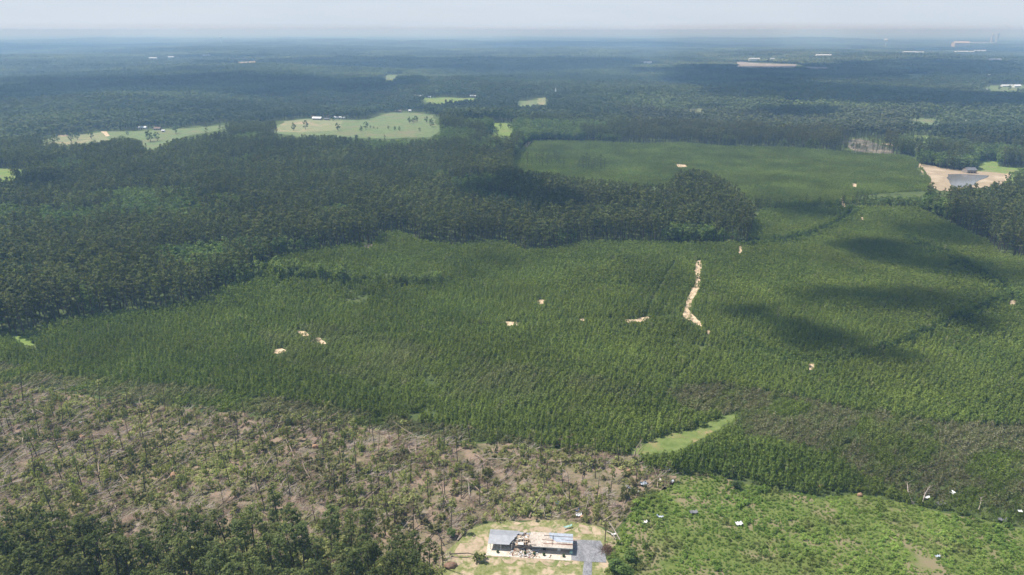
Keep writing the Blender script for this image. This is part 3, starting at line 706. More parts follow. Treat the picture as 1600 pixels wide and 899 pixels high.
# trees grow a little less near the storm track's edge
lean = np.where(inpoly(u, v, LEAN), 1., 0) + np.where(inpoly(u, v, LEAN2), .85, 0) + np.where(inpoly(u, v, LEAN3), .38, 0); lean = np.clip(lean, 0, 1)*np.where(row, .1, 1)
lean *= np.clip(.25 + 1.5*fnoise(x, y, 22, 8), 0, 1.2)
rot = euler(n, .07); tl = np.clip(lean*rng.normal(1.15, .22, n), 0, 1.5)
lr = lean_rot(n, R(38) + rng.normal(size=n)*.35, tl); m_ = lean > .12; rot[m_] = lr[m_]
scl = np.column_stack([sc0*rng.uniform(.9, 1.15, n), sc0*rng.uniform(.9, 1.15, n), sc0]); scl[row, :2] *= .66
tint = np.clip(fnoise(x, y, 28, 6)*.9 + rng.normal(size=n)*.2 + .05, 0, 1); tint[row] *= .4; tint = np.where(nd < 11, tint*.2, tint)  # pines beside the ditches tinted darker, painting in the shade cast there
brown = np.clip((lean - .15)*np.clip(fnoise(x*.5+y*.5, (y-x)*.9, 13, 9)*3.2-.95, 0, 1)*1.45, 0, .9) + (rng.random(n) < .02)*.5
pts = np.column_stack([x, y, z]); dist = np.hypot(np.hypot(x, y), CAM_H); show = (u > 4) & (u < 1596) & (v < 890) & ~inF & (tl < .5)
app = np.where(show, scl[:, 2]/dist, 0); ind = np.zeros(n, bool)
ri = np.flatnonzero(row & show); ri = rng.permutation(ri)[:130]; ind[ri] = True          # the tall dark row
rest_ = np.argsort(-np.where(ind | row, 0, app))[:165]; ind[rest_] = True
print('young', n)
far = dist > 430
for msk, s, nm, lb in ((~far & ~ind, 'young1', 'young_pine_plantation', 'dense young pine plantation filling the middle ground'), (far & ~ind, 'young0', 'far_pine_plantation', 'distant stretch of the young pine plantation')):
    stuff(nm, pts[msk], SRC[s], rot[msk], scl[msk], tint[msk], brown[msk], lb, 'plantation')
YP = [obj('young_pine', s.data) for s in SRC['young1']]
sel = np.flatnonzero(ind & row)
place(YP[:3], pts[sel], rot[sel], scl[sel], tint[sel], brown[sel], tell('pine in the belt above the scrub', u[sel], v[sel], tint[sel], scl[sel][:, 2]), 'pine tree', 'dark belt of upright pines above the scrub')
sel = np.flatnonzero(ind & ~row)
place(YP[3:], pts[sel], rot[sel], scl[sel], tint[sel], brown[sel], tell('young pine by the storm edge', u[sel], v[sel], tint[sel], scl[sel][:, 2]), 'young pine', 'young pines along the plantation edge')

# ============================================================ MATURE FOREST, out to 1.15 km
x, y = jgrid(-1150, 1150, 330, 1180, 4.4, .45, .2)
ok, u, v, z = inview(x, y, mu=150); x, y, u, v, z = [q[ok] for q in (x, y, u, v, z)]
k = ~inpoly(u, v, PLANT) & ~inpoly(u, v, DAMAGE) & ~inpoly(u, v, SCRUB) & (v < 560) & (np.hypot(x, y) < 1150)
k &= ~inpoly(u, v, FARPLANT) & ~inpoly(u, v, BACKPLANT)
x, y, u, v, z = [q[k] for q in (x, y, u, v, z)]
n = len(x); sp = fnoise(x, y, 55, 12); hs = (.85 + .3*fnoise(x, y, 90, 14))*rng.uniform(.85, 1.15, n)
broadm = (sp + rng.normal(size=n)*.05 > .66) | ((v < 300) & (u > 1400) & (sp > .45)) | ((v < 235) & (sp > .5) & (u < 1000))
# belt between the two plantations: lower, open
belt = (v > 318) & (v < 332) & (u > 1178) & (u < 1440); hs = np.where(belt, hs*.55, hs); broadm |= belt & (rng.random(n) < .5)
grey = ((u > 980) & (v < 240)).astype(float)            # the thin greyish wood beyond the far plantation
bad = covers(u, v, x, y, z, 21*hs, CLEARVIEW) & ~belt
thin = covers(u, v, x, y, z, 21*hs, [FIELDS[20][0]]) & (rng.random(n) < .35); bad &= ~thin; hs = np.where(thin, hs*.5, hs)
k = ~bad & (rng.random(n) > .04) & ~((grey > 0) & (rng.random(n) < .25)); x, y, u, v, z, hs, broadm, grey = [q[k] for q in (x, y, u, v, z, hs, broadm, grey)]
n = len(x); pts = np.column_stack([x, y, z]); rot = euler(n); scl = np.column_stack([hs*rng.uniform(.85, 1.2, n)]*2 + [hs])
tint = np.clip(rng.normal(.4, .25, n) + .5*(fnoise(x, y, 60, 15)-.5), 0, 1); brown = np.clip(rng.normal(.1, .15, n), 0, 1) + grey*.4
print('mature', n)
mt = (~broadm)
edge = np.hypot(x, y) < 640
# trees that stand in the front rows of the forest wall are individuals
fr_u, fr_v = U(x, y, z); frontage = inpoly(fr_u, fr_v+9, PLANT) & (fr_u > 0) & (fr_u < 1600)
cand = np.flatnonzero(frontage & mt & edge); cand = cand[np.argsort(np.hypot(x, y)[cand])][:150]; fi = np.zeros(n, bool); fi[cand] = True
stuff('pine_forest', pts[mt & ~fi], SRC['pine1'], rot[mt & ~fi], scl[mt & ~fi], tint[mt & ~fi], brown[mt & ~fi], 'dark mature pine forest behind the young plantation', 'forest')
FP = [proto_tree('pine_tree', pine_parts(700+i, 20, 1, bare=.28, rad=2.6), 'pine', 'darkbark') for i in range(5)]
place(FP, pts[fi], rot[fi], scl[fi], tint[fi], brown[fi], tell('pine fronting the dark forest', u[fi], v[fi], tint[fi], scl[fi][:, 2]), 'pine tree', 'pines fronting the dark forest')
stuff('broadleaf_forest', pts[broadm], SRC['broad1'], rot[broadm], scl[broadm], tint[broadm], np.clip(brown[broadm], 0, .4), 'paler broadleaf trees mixed into the pine forest', 'forest')
# light green hardwood fringe along the inner line of the plantation
def along(line, n_, sv=2.5):
    L = [0]; 
    for a, b in zip(line[:-1], line[1:]): L.append(L[-1] + math.hypot(b[0]-a[0], b[1]-a[1]))
    t = rng.uniform(0, L[-1], n_); uu = np.interp(t, L, [p[0] for p in line]); vv = np.interp(t, L, [p[1] for p in line])
    return uu + rng.normal(size=n_)*2, vv + rng.normal(size=n_)*sv
ul, vl = along([(352,450),(385,436),(420,432),(470,434),(530,440),(600,443),(690,443)], 105, 3.)
x, y = G(ul, vl); n = len(x); sz = rng.uniform(.45, .85, n)*np.where(ul > 540, .75, 1)
BP = [proto_tree('broadleaf_tree', broad_parts(240+i, 15, 1, 3.6), 'broad', 'darkbark') for i in range(4)]
place(BP, np.column_stack([x, y, hgt(x, y)]), euler(n), np.column_stack([sz, sz, sz*1.1]), rng.uniform(.75, 1.2, n), rng.uniform(0, .3, n), tell('bushy fringe tree by the forest foot', ul, vl, rng.random(n)*0+sz, sz), 'broadleaf tree', 'pale bushy trees fringing the plantation')
ul, vl = [], []
for l in DITCH[:3]: 
    a, b = along(l, 130, 1.6); ul.append(a); vl.append(b)
ul = np.concatenate(ul); vl = np.concatenate(vl); x, y = G(ul, vl + 1.5); k = fnoise(x, y, 18, 61) > .46; x, y = x[k] + rng.normal(size=k.sum())*2.2, y[k] + rng.normal(size=k.sum())*2.2; n = len(x); sz = rng.uniform(.18, .44, n)
stuff('ditch_trees', np.column_stack([x, y, hgt(x, y)]), SRC['oak1'], euler(n), np.column_stack([sz*1.1, sz*1.1, sz]), rng.uniform(0, .3, n), np.zeros(n), 'dark low trees lining the ditches between pine blocks', 'trees')  # dark hardwoods; their low tint also paints the shade along the ditches

# ============================================================ FAR FOREST TILES
def tiles(r0, r1, size, srcs, name, label, hh):
    x, y = jgrid(-r1, r1, r0*.6, r1, size*.98, .12, .0); rr = np.hypot(x, y); k = (rr > r0) & (rr < r1); x, y = x[k], y[k]
    ok, u, v, z = inview(x, y, mu=120); x, y, u, v, z = [q[ok] for q in (x, y, u, v, z)]
    bad = covers(u, v, x, y, z, hh, CLEARVIEW, (0, .5, 1.))
    half = size*.4
    for dx, dy in ((half, 0), (-half, 0), (0, half), (0, -half)):
        u2, v2 = U(x+dx, y+dy, z); bad |= covers(u2, v2, x+dx, y+dy, z, hh, CLEARVIEW, (0, .6))
    if size < 50: bad |= inpoly(u, v, FARPLANT) | inpoly(u, v, PLANT)
    x, y, z, u, v = [q[~bad] for q in (x, y, z, u, v)]; n = len(x)
    hs = .5 + .8*fnoise(x, y, 230, 21) + rng.normal(size=n)*.05
    rot = np.column_stack([np.zeros(n), np.zeros(n), rng.integers(0, 4, n)*math.pi/2 + rng.normal(size=n)*.1])
    block = fnoise(x, y, 420, 23); tint = np.clip(1.7*(block-.35) + rng.normal(size=n)*.10, 0, 1)
    print(name, n)
    grey = ((u > 980) & (u < 1420) & (v > 178)).astype(float)
    stuff(name, np.column_stack([x, y, z]), srcs, rot, np.column_stack([np.ones(n), np.ones(n), hs]), tint, np.clip(rng.normal(.08, .06, n), 0, 1) + .35*grey, label, 'forest')
tiles(1135, 3100, 32, SRC['tileA'], 'woodland', 'rolling woodland beyond the plantations and pastures', 17)
tiles(3050, 15000, 90, SRC['tileB'], 'distant_woodland', 'hazy woodland stretching to the horizon', 15)

# ============================================================ DAMAGE ZONE
def region_pts(poly, spacing, jit=.48):
    xs, ys = G([p[0] for p in poly], [p[1] for p in poly]); x, y = jgrid(xs.min(), xs.max(), ys.min(), ys.max(), spacing, jit, .3)
    ok, u, v, z = inview(x, y, mu=120, mv=90); x, y, u, v, z = [q[ok] for q in (x, y, u, v, z)]
    k = inpoly(u, v, poly); return [q[k] for q in (x, y, u, v, z)]
x, y, u, v, z = region_pts(DAMAGE, 1.7)
g_ = fnoise(x, y, 13, 31)*.6 + fnoise(x, y, 4, 32)*.4; inY = inpoly(u + (fnoise(x, y, 7, 81)-.5)*34, v + (fnoise(x, y, 6, 82)-.5)*22, YARD); k = (g_ > .40) & ~inY & (v < 990)
x, y, u, v, z, g_ = [q[k] for q in (x, y, u, v, z, g_)]; n = len(x); s_ = rng.uniform(.4, 1.15, n)*(.6 + g_*.8)
print('weeds', n)
stuff('undergrowth', np.column_stack([x, y, z]), SRC['weed'], euler(n, .2), np.column_stack([s_, s_, s_*rng.uniform(.6, 1.3, n)*np.where(rng.random(n) < .16, 3.2, 1.)]), np.clip(fnoise(x, y, 17, 33)*1.3-.1 + rng.normal(size=n)*.2, 0, 1), np.clip(fnoise(x, y, 12, 35)*1.3-.6, 0, .7), 'olive undergrowth and torn branches over the storm track', 'undergrowth')
x, y, u, v, z = region_pts(DAMAGE, 3.0); k = (fnoise(x, y, 20, 36) < .62) & ~inpoly(u, v, YARD) & (v < 960); x, y, u, v, z = [q[k] for q in (x, y, u, v, z)]; n = len(x)
stuff('branch_litter', np.column_stack([x, y, z]), SRC['twig'], np.column_stack([np.zeros(n), np.zeros(n), R(45) + rng.normal(size=n)*.5]), np.column_stack([rng.uniform(.5, 1.2, n)]*3), rng.random(n), np.zeros(n), 'brown broken branches littering the storm track', 'branches')
# fallen trunks
x, y, u, v, z = region_pts(DAMAGE, 3.9); k = ~inpoly(u, v, YARD) & ~inpoly(u, v+8, PINEWOOD); x, y, u, v, z = [q[k] for q in (x, y, u, v, z)]
dens = fnoise(x, y, 26, 38); k = rng.random(len(x)) < np.clip(2.2*(dens-.22), .15, 1); x, y, u, v, z = [q[k] for q in (x, y, u, v, z)]; n = len(x)
print('fallen', n)
rot = np.column_stack([rng.normal(size=n)*.1, -np.abs(rng.normal(size=n))*.05, R(45) + rng.normal(size=n)*.42 + (rng.random(n) < .25)*rng.normal(size=n)])
scl = np.column_stack([rng.uniform(.45, 1.1, n)]*3); pts = np.column_stack([x, y, z]); tint = rng.uniform(.1, 1, n); br = rng.uniform(0, .8, n)
show = (u > 10) & (u < 1590) & (v < 885); order = np.argsort(-np.where(show, scl[:, 0]/np.hypot(np.hypot(x, y), CAM_H), 0)); ind = np.zeros(n, bool); ind[order[:270]] = True
stuff('fallen_timber', pts[~ind], SRC['fallen'], rot[~ind], scl[~ind], tint[~ind], br[~ind], 'blown down trunks lying all one way across the storm track', 'fallen trees')
sel = np.flatnonzero(ind)
rg = rng.permutation(sel); a_, b_, c_ = rg[:110], rg[110:200], rg[200:]
F1 = [proto_tree('fallen_tree', fallen_parts(800+i, 10+i % 3*2.5, 7), 'olive', 'bark') for i in range(5)]
F2 = [proto_tree('fallen_tree', fallen_parts(820+i, 9+i % 3*2.5, 0), 'olive', 'brokenwood') for i in range(5)]
F3 = [proto_tree('fallen_tree', fallen_parts(840+i, 7+i % 3*2, 0), 'olive', 'palewood') for i in range(5)]
place(F1, pts[a_], rot[a_], scl[a_], tint[a_], br[a_], tell('fallen pine with olive needles', u[a_], v[a_], tint[a_], scl[a_][:, 2]), 'fallen tree', 'fallen pines with needles')
place(F2, pts[b_], rot[b_], scl[b_], tint[b_], br[b_], tell('bare brown fallen trunk', u[b_], v[b_], tint[b_], scl[b_][:, 2]), 'fallen tree', 'bare brown fallen trunks')
place(F3, pts[c_], rot[c_], scl[c_]*.8, tint[c_], br[c_], tell('pale barkless fallen trunk', u[c_], v[c_], tint[c_], scl[c_][:, 2]), 'fallen tree', 'pale barkless fallen trunks')
# standing snags
x, y, u, v, z = region_pts(DAMAGE, 8.0); k = ~inpoly(u, v, YARD) & (u > 0) & (u < 1600) & (v > 625) & ~inpoly(u, v, PINEWOOD); x, y, u, v, z = [q[k] for q in (x, y, u, v, z)]
k = rng.random(len(x)) < .62; x, y, u, v, z = [q[k] for q in (x, y, u, v, z)]; 
if len(x) > 280: x, y, u, v, z = [q[:280] for q in (x, y, u, v, z)] if False else [q[np.sort(rng.permutation(len(q))[:280])] if False else q for q in (x, y, u, v, z)]
if len(x) > 285: kk = rng.permutation(len(x))[:285]; x, y, u, v, z = [q[kk] for q in (x, y, u, v, z)]
n = len(x); print('snags', n); pts = np.column_stack([x, y, z]); s_ = rng.uniform(.55, 1.15, n); scl = np.column_stack([s_, s_, s_]); rot = euler(n, .06); hf = rng.random(n) < .55; tint = rng.random(n)
SN = [obj('broken_pine', snag_mesh(900+i, 10+i)) for i in range(6)]; SL = [obj('broken_pine', snag_mesh(920+i, 10+i, 9)) for i in range(5)]
place(SN, pts[hf], rot[hf], scl[hf], rng.random(n)[hf], rng.random(n)[hf]*0, tell('bare snapped pine standing', u[hf], v[hf], tint[hf], scl[hf][:, 2]), 'dead tree', 'bare snapped pines in the storm track')
place(SL, pts[~hf], rot[~hf], scl[~hf], rng.random(n)[~hf], rng.random(n)[~hf]*.5, tell('standing battered pine with tufts', u[~hf], v[~hf], tint[~hf], scl[~hf][:, 2]), 'damaged tree', 'battered pines in the storm track')

# ============================================================ NEAR PINE WOOD, bottom
x, y, u, v, z = region_pts(PINEWOOD, 4.3, .48)
tu, tv = U(x, y, z+19); vis = (tv < 905) & (tu > -30) & (tu < 1630)
k = (rng.random(len(x)) < np.clip(.22 + (v-835)/85. , .18, .82)*np.clip(fnoise(x, y, 22, 42)*2.2-.1, .35, 1.)) & ~inpoly(u, v, YARD); x, y, u, v, z, vis, tv = [q[k] for q in (x, y, u, v, z, vis, tv)]
n = len(x); s_ = rng.uniform(.72, 1.08, n)*(.85+.25*fnoise(x, y, 30, 41)); pts = np.column_stack([x, y, z]); scl = np.column_stack([s_, s_, s_]); rot = euler(n, .035)
tint = np.clip(rng.normal(.35, .3, n), 0, 1); br = np.clip(rng.normal(0, .12, n), 0, .5)
ind = np.zeros(n, bool); c_ = np.flatnonzero(vis); c_ = c_[np.argsort(tv[c_])][:245]; ind[c_] = True
print('near pines', n, vis.sum())
stuff('pine_wood', pts[~ind], SRC['pine2'], rot[~ind], scl[~ind], tint[~ind], br[~ind], 'rest of the near pine wood', 'forest')
NP = [proto_tree('pine_tree', pine_parts(10+i, 19, 2, rad=3.1, bare=.5), 'pine', 'darkbark') for i in range(8)]
place(NP, pts[ind], rot[ind], scl[ind], tint[ind], br[ind], tell('pine in the near wood', u[ind], v[ind], tint[ind], scl[ind][:, 2]), 'pine tree', 'pines of the near wood')
# saplings and bushes under them
x, y, u, v, z = region_pts(PINEWOOD, 2.6, .45); k = (v < 1010) & ~inpoly(u, v, YARD) & (rng.random(len(x)) < .9); x, y, z = x[k], y[k], z[k]; n = len(x); s_ = rng.uniform(.9, 3.0, n)
stuff('wood_undergrowth', np.column_stack([x, y, z]), SRC['weed'], euler(n, .2), np.column_stack([s_*.8, s_*.8, s_]), rng.random(n), rng.random(n)*.3, 'bushes and saplings under the near pines', 'undergrowth')

# ============================================================ SCRUB FIELD
x, y, u, v, z = region_pts(SCRUB, 1.05); d = fnoise(x, y, 16, 51)*.55 + fnoise(x, y, 5, 52)*.45
k = (d > .27) & (v < 960) & (rng.random(len(x)) < .92); x, y, u, v, z, d = [q[k] for q in (x, y, u, v, z, d)]; n = len(x)
s_ = rng.uniform(.2, .62, n)*(.45 + d*1.2)*(1+.5*(rng.random(n) < .06)); pts = np.column_stack([x, y, z]); scl = np.column_stack([s_*1.1, s_*1.1, s_]); rot = euler(n, .15)
tint = np.clip(fnoise(x, y, 22, 53)*1.3-.2 + rng.normal(size=n)*.25, 0, 1); br = np.clip(fnoise(x, y, 10, 54)*1.8-1.0, 0, .7)
show = (u > 950) & (u < 1596) & (v < 893); order = np.argsort(-np.where(show, s_/np.hypot(np.hypot(x, y), CAM_H), 0)); ind = np.zeros(n, bool); ind[order[:290]] = True
print('scrub', n)
stuff('scrub', pts[~ind], SRC['bush'], rot[~ind], scl[~ind], tint[~ind], br[~ind], 'bright green low scrub covering the old clearing', 'scrub')
BU = [obj('bush', bush_mesh(440+i, 90, 2.3, 1.5, 'scrub', .46, 6)) for i in range(6)]
place(BU, pts[ind], rot[ind], scl[ind], tint[ind], br[ind], tell('green bush in the scrub clearing', u[ind], v[ind], tint[ind], scl[ind][:, 2]), 'bush', 'larger bushes of the scrub clearing')

#THINGS_BEGIN
# ============================================================ THE DAMAGED HOUSE
HO = P(765.5, 855.2); HE = P(892.3, 863.); HA = math.atan2(HE.y-HO.y, HE.x-HO.x); HL = math.hypot(HE.x-HO.x, HE.y-HO.y)
HM = Matrix.Translation((HO.x, HO.y, .06)) @ Matrix.Rotation(HA, 4, 'Z')
D = 4.9; WH = 2.2; EAVE = 1.15; RISE = .45
rh = np.random.default_rng(77)
def build_house():
    root = empty('house', (HO.x, HO.y, .06), HA)
    setp(root, 'long low house with its roof torn open between grey metal and bare decking', 'house')
    s = MB(); s.box(-.8, HL+.1, -3.85, D+.1, -.3, .12); obj('slab', s.mesh('slab', [M['conc']]), root)
    def wall(x0, x1, y0, y1, z1=WH, m='brick'):
        b = MB(); b.box(x0, x1, y0, y1, .12, z1); return obj('wall', b.mesh('wall', [M[m]]), root)
    # left bay is an open porch: back wall deep, posts at the front
    wall(0, 7.0, 2.2, 2.4); wall(0, .2, 2.4, D); wall(0, 7.0, D-.2, D)
    wall(7.0, 7.2, 0, D); b = MB(); b.box(7.2, 13.2, 0, .2, .12, 1.1); b.box(8.4, 10.2, 0, .2, 1.1, 2.3); b.box(11.6, 13.2, 0, .2, 1.1, 2.0)
    obj('broken_wall', b.mesh('broken_wall', [M['brick']]), root)
    fr = wall(13.2, HL, 0, .2); wall(HL-.2, HL, .2, D); wall(7.2, HL-.2, D-.2, D)
    for x in (10.3, 13.3, 17.0, 21.5): wall(x, x+.14, .2, D-.2, WH-.15, 'white')
    wall(7.3, 10.2, 2.4, 2.54, 2.0, 'white')
    for x in (.15, 3.4, 6.8):
        b = MB(); b.box(x, x+.16, -.95, -.8, .12, WH+.08); obj('porch_post', b.mesh('porch_post', [M['white']]), root)
    # windows and doors let into the front wall
    for x, w_, z0 in ((14.2, 1.5, .95), (18.2, 1.7, .95), (23.4, 1.6, .95), (1.2, 1.2, .95), (4.6, 1.2, .95)):
        y = 0 if x > 7 else 2.2
        b = MB(); b.box(x-.07, x+w_+.07, y-.05, y-.003, z0-.07, z0+1.2); f = obj('window', b.mesh('window', [M['white']]), root)
        for k in (0, 1):
            g = MB(); g.box(x + k*w_/2+.04, x + (k+1)*w_/2-.04, y-.075, y-.053, z0+.02, z0+1.1); obj('pane', g.mesh('pane', [M['glass']]), f)
    for x, mat in ((16.4, 'dark'), (20.9, 'white'), (2.9, 'white')):
        y = 0 if x > 7 else 2.2
        b = MB(); b.box(x, x+.95, y-.06, y-.003, .12, 2.2); d = obj('door', b.mesh('door', [M[mat]]), root)
        b = MB(); b.box(x+.8, x+.86, y-.1, y-.062, 1.05, 1.15); obj('handle', b.mesh('handle', [M['steel']]), d)
    # ---- left roof, ribbed metal, torn along its right side
    def slope(xl, xr_bot, xr_top, nm, mat, y0, y1, z0, z1, th=.06, rag=0, x_l_top=None):
        n = 9; b = MB(); xlt = xl if x_l_top is None else x_l_top; prev = None
        for i in range(n+1):
            t = i/n; x1_ = xr_bot + (xr_top-xr_bot)*t + (rh.uniform(-rag, rag) if 0 < i < n or rag else 0); x0_ = xl + (xlt-xl)*t + (rh.uniform(-rag, rag) if x_l_top is not None else 0)
            y = y0 + (y1-y0)*t; z = z0 + (z1-z0)*t; cur = [(x0_, y, z), (x1_, y, z), (x1_, y, z-th), (x0_, y, z-th)]
            if prev: b.add(prev + cur, [(0,1,5,4), (2,3,7,6), (1,2,6,5), (3,0,4,7)])
            if i == 0: b.add(cur, [(0,3,2,1)])
            if i == n: b.add(cur, [(0,1,2,3)])
            prev = cur
        return obj(nm, b.mesh(nm, [M[mat]]), root)
    zt = WH + .12; zr = zt + RISE; ym = D/2
    slope(-.45, 6.0, 8.1, 'metal_roof', 'roofmetal', -EAVE, ym, zt, zr, rag=.22)
    slope(-.45, 8.1, 8.9, 'metal_roof', 'roofmetal', ym, D+.45, zr, zt, rag=.22)
    # ---- decking roof on the right, the sheet metal peeled off most of it
    slope(13.0, HL+.45, HL+.45, 'roof_decking', 'ply', -EAVE, ym, zt, zr, rag=.0, x_l_top=12.0)
    slope(12.0, HL+.45, HL+.45, 'roof_decking', 'ply', ym, D+.45, zr, zt, x_l_top=12.6)
    def onroof(x, y): return zt + RISE*(1-abs(y-ym)/(ym+EAVE))
    o = slope(20.5, HL+.5, HL+.5, 'roof_sheeting', 'steel', 1.0, ym, onroof(0, 1.)+.05, zr+.05, .02, .0, x_l_top=18.6)
    slope(18.4, HL+.5, HL+.5, 'roof_sheeting', 'steel', ym, D+.45, zr+.05, zt+.05, .02, .0, x_l_top=18.0)
    # lifted sheets and battens on the decking
    for (x, y, L, w_, a) in ((20.8, .35, 5.8, .12, .01), (16.0, 1.6, 3.6, .10, -.05), (16.6, 3.6, 7.0, .14, -.03), (19.3, 1.2, .12, 4.5, .0), (22.0, 1.9, 5.4, .08, -.01), (22.5, 3.4, 5, .08, .01)):
        b = MB(); z = onroof(0, y)+.08; b.box(-.0, L, -w_/2, w_/2, 0, .05, 0, Matrix.Translation((x, y, z)) @ Matrix.Rotation(a, 4, 'Z') @ Matrix.Rotation(.20 if y < ym and w_ > 1 else 0, 4, 'X'))
        obj('batten', b.mesh('batten', [M['fascia' if w_ < .11 else 'bark']]), root)
    b = MB(); b.box(13.2, HL+.4, -EAVE-.05, -EAVE-.003, zt-.22, zt+.02); obj('fascia', b.mesh('fascia', [M['white']]), root)
    b = MB(); b.box(16.5, HL+.3, .12, .30, onroof(0, .2)+.01, onroof(0, .2)+.07); obj('batten', b.mesh('batten', [M['fascia']]), root)
    # rafters over the open part
    for i in range(8):
        x = 8.6 + i*.62; b = MB(); k = rh.uniform(-.5, .5)
        b.tube([(x, -EAVE*rh.uniform(0, 1), zt-.1), (x + k*.4, ym*rh.uniform(.6, 1.), zt + RISE*rh.uniform(.1, .8))], [.07, .07], 4)
        if i % 2: b.tube([(x, D, zt-.1), (x + k, ym, zt + RISE*.6)], [.07, .07], 4)
        obj('rafter', b.mesh('rafter', [M['board']]), root)
    for i in range(26):
        x = rh.uniform(7.8, 13.2); y = rh.uniform(-.4, D); b = rh.uniform(.4, 1.3)
        q = MB(); q.box(-b, b, -b*.45, b*.45, 0, .05, 0, Matrix.Translation((x, y, WH + rh.uniform(-.4, .25))) @ Euler((rh.normal()*.2, rh.normal()*.2, rh.uniform(-.4, .4))).to_matrix().to_4x4())
        obj('torn_panel', q.mesh('torn_panel', [M[['ply', 'conc', 'white', 'roofmetal', 'board'][i % 5]]]), root)
    b = MB(); b.box(24.6, 25.5, -1.0, -.3, .12, .9); obj('air_conditioner', b.mesh('air_conditioner', [M['teal']]), root)
    b = MB(); b.box(19.3, 19.45, 2.2, 2.35, onroof(0, 2.3), onroof(0, 2.3)+.9); obj('vent_pipe', b.mesh('vent_pipe', [M['darkbark']]), root)
    return root
build_house()
def hp(x, y, z=0): return HM @ Vector((x, y, z))
# rubble in and in front of the open middle
def rubble():
    b = MB()
    for i in range(620):
        inside = i < 380
        x = rh.normal(10.4, 1.7) if inside else rh.normal(11.2, 2.4); y = rh.uniform(.2, D-.2) if inside else rh.uniform(-3.5, -.3)
        x = min(max(x, 6.6), 17 if inside else 19)
        if inside and x > 13: y = rh.uniform(1, D-.3); x = rh.uniform(7, 12.8)
        z = (rh.uniform(.15, 1.9) if inside else rh.uniform(.13, .35)); L = rh.uniform(.2, 1.3)*(1.0 if inside else .7)
        mt = int(rh.choice([0, 1, 2, 3, 4], p=[.3, .25, .2, .1, .15]))
        T = Matrix.Translation((x, y, z)) @ Euler((rh.normal()*.5, rh.normal()*.4, rh.uniform(0, 3.14))).to_matrix().to_4x4()
        b.box(-L/2, L/2, -rh.uniform(.05, .35), rh.uniform(.05, .3), 0, .05, mt, T)
    o = obj('rubble', b.mesh('rubble', [M['board'], M['white'], M['conc'], M['fascia'], M['darkbark']]), loc=HM.to_translation()); o.rotation_euler = (0, 0, HA)
    setp(o, 'splintered boards and ceiling panels spilling from the torn middle of the house', 'rubble', kind='stuff')
rubble()
# long timbers leaning out of the hole
for i, (x, y, L, a, t, lb) in enumerate([(7.6, -.3, 3.4, -.9, .5, 'pale timber leaning out beside the torn metal roof edge'), (8.6, .5, 2.6, -.5, .35, 'short timber lying in the hole of the house'), (11.8, -.9, 4.0, .15, .06, 'long white board lying on the slab before the broken wall')]):
    b = MB(); b.box(0, L, -.09, .09, 0, .1); o = obj('timber', b.mesh('timber', [M['board' if i < 2 else 'white']])); p = hp(x, y, .25); o.location = p; o.rotation_euler = (0, -t, HA+a)
    setp(o, lb, 'timber')
# shrubs in front of the house
sh = [(777.6,862.5,'small round shrub by the porch under the grey metal roof'), (820.5,865,'small round shrub nearest the spilled rubble'), (834.7,866,'small round shrub third from the driveway end'),
      (849.8,867,'small round shrub before the dark doorway'), (880.6,869,'small round shrub nearest the parking lot')]
SHM = bush_mesh(470, 130, 1.2, .62, 'oak', .28, 6)
for u, v, lb in sh:
    o = obj('garden_shrub', SHM, loc=P(u, v+1.6, .18)); o['tint'] = .6; o['brown'] = 0.; setp(o, lb, 'shrub', 'round shrubs along the house slab')
# poles, brush pile
def pole(u, v, h, lb, lean=0.):
    e = empty('utility_pole', P(u, v)); t = MB(); t.tube([(0, 0, -.5), (lean, 0, h)], [.17, .11], 7); obj('shaft', t.mesh('shaft', [M['darkbark']]), e)
    a = MB(); a.box(-.8, .8, -.06, .06, h-.75, h-.6); obj('crossarm', a.mesh('crossarm', [M['darkbark']]), e); setp(e, lb, 'utility pole')
pole(692.6, 888, 11.5, 'dark wooden utility pole beside the brown root mound on the lawn edge', -.3); pole(945.3, 846, 8.6, 'thin wooden utility pole beside the brown brush pile at the lot')
b = MB()
for i in range(420):
    d = rh.normal(size=3); d /= np.linalg.norm(d); d[2] = abs(d[2]); c = Vector(d)*rh.uniform(.3, 2.5); c.z *= .75; e = Vector(rh.normal(size=3))*.75; b.tube([c, c+e], [.05, .02], 3)
o = obj('brush_pile', b.mesh('brush_pile', [M['deadbrush']]), loc=P(949, 861)); setp(o, 'round heap of dead brown brush on the corner of the parking lot', 'brush pile')
b = MB(); vv = ICO3[0]*(1 + .25*np.array([noise.noise(Vector(p)*2) for p in ICO3[0]]))[:, None]*np.array([1.9, 1.3, .9]); b.add(vv, ICO3[1])
o = obj('root_mound', b.mesh('root_mound', [M['deadbrush']], True), loc=P(704, 885, .3)); setp(o, 'brown upturned root mound at the lawn edge by the utility pole', 'root mound')
# trees lying on or beside the lawn
def fallen_at(u0, v0, u1, v1, lb, crown, wood, seed, r=.2):
    a = P(u0, v0); b_ = P(u1, v1); L = (b_-a).length; e = empty('fallen_tree', a, math.atan2(b_.y-a.y, b_.x-a.x)); t, c = fallen_parts(seed, L, crown)
    obj('trunk', t.mesh('trunk', [M[wood]]), e)
    if crown: obj('crown', c.mesh('crown', [M['pine']]), e)
    for q in [e, *e.children]: q['tint'] = .7; q['brown'] = .1
    setp(e, lb, 'fallen tree')
fallen_at(704, 870, 757, 877, 'fallen dark pine lying across the lawn with its green top towards the house', 7, 'darkbark', 991)
fallen_at(972, 852, 949, 820, 'long pale bare trunk lying beside the lot between lawn and scrub', 0, 'palewood', 992)
fallen_at(948, 832, 962, 846, 'short pale bare trunk beside the thin utility pole', 0, 'palewood', 993)
fallen_at(715, 846, 728, 823, 'pale bare trunk at the upper lawn corner', 0, 'palewood', 994)
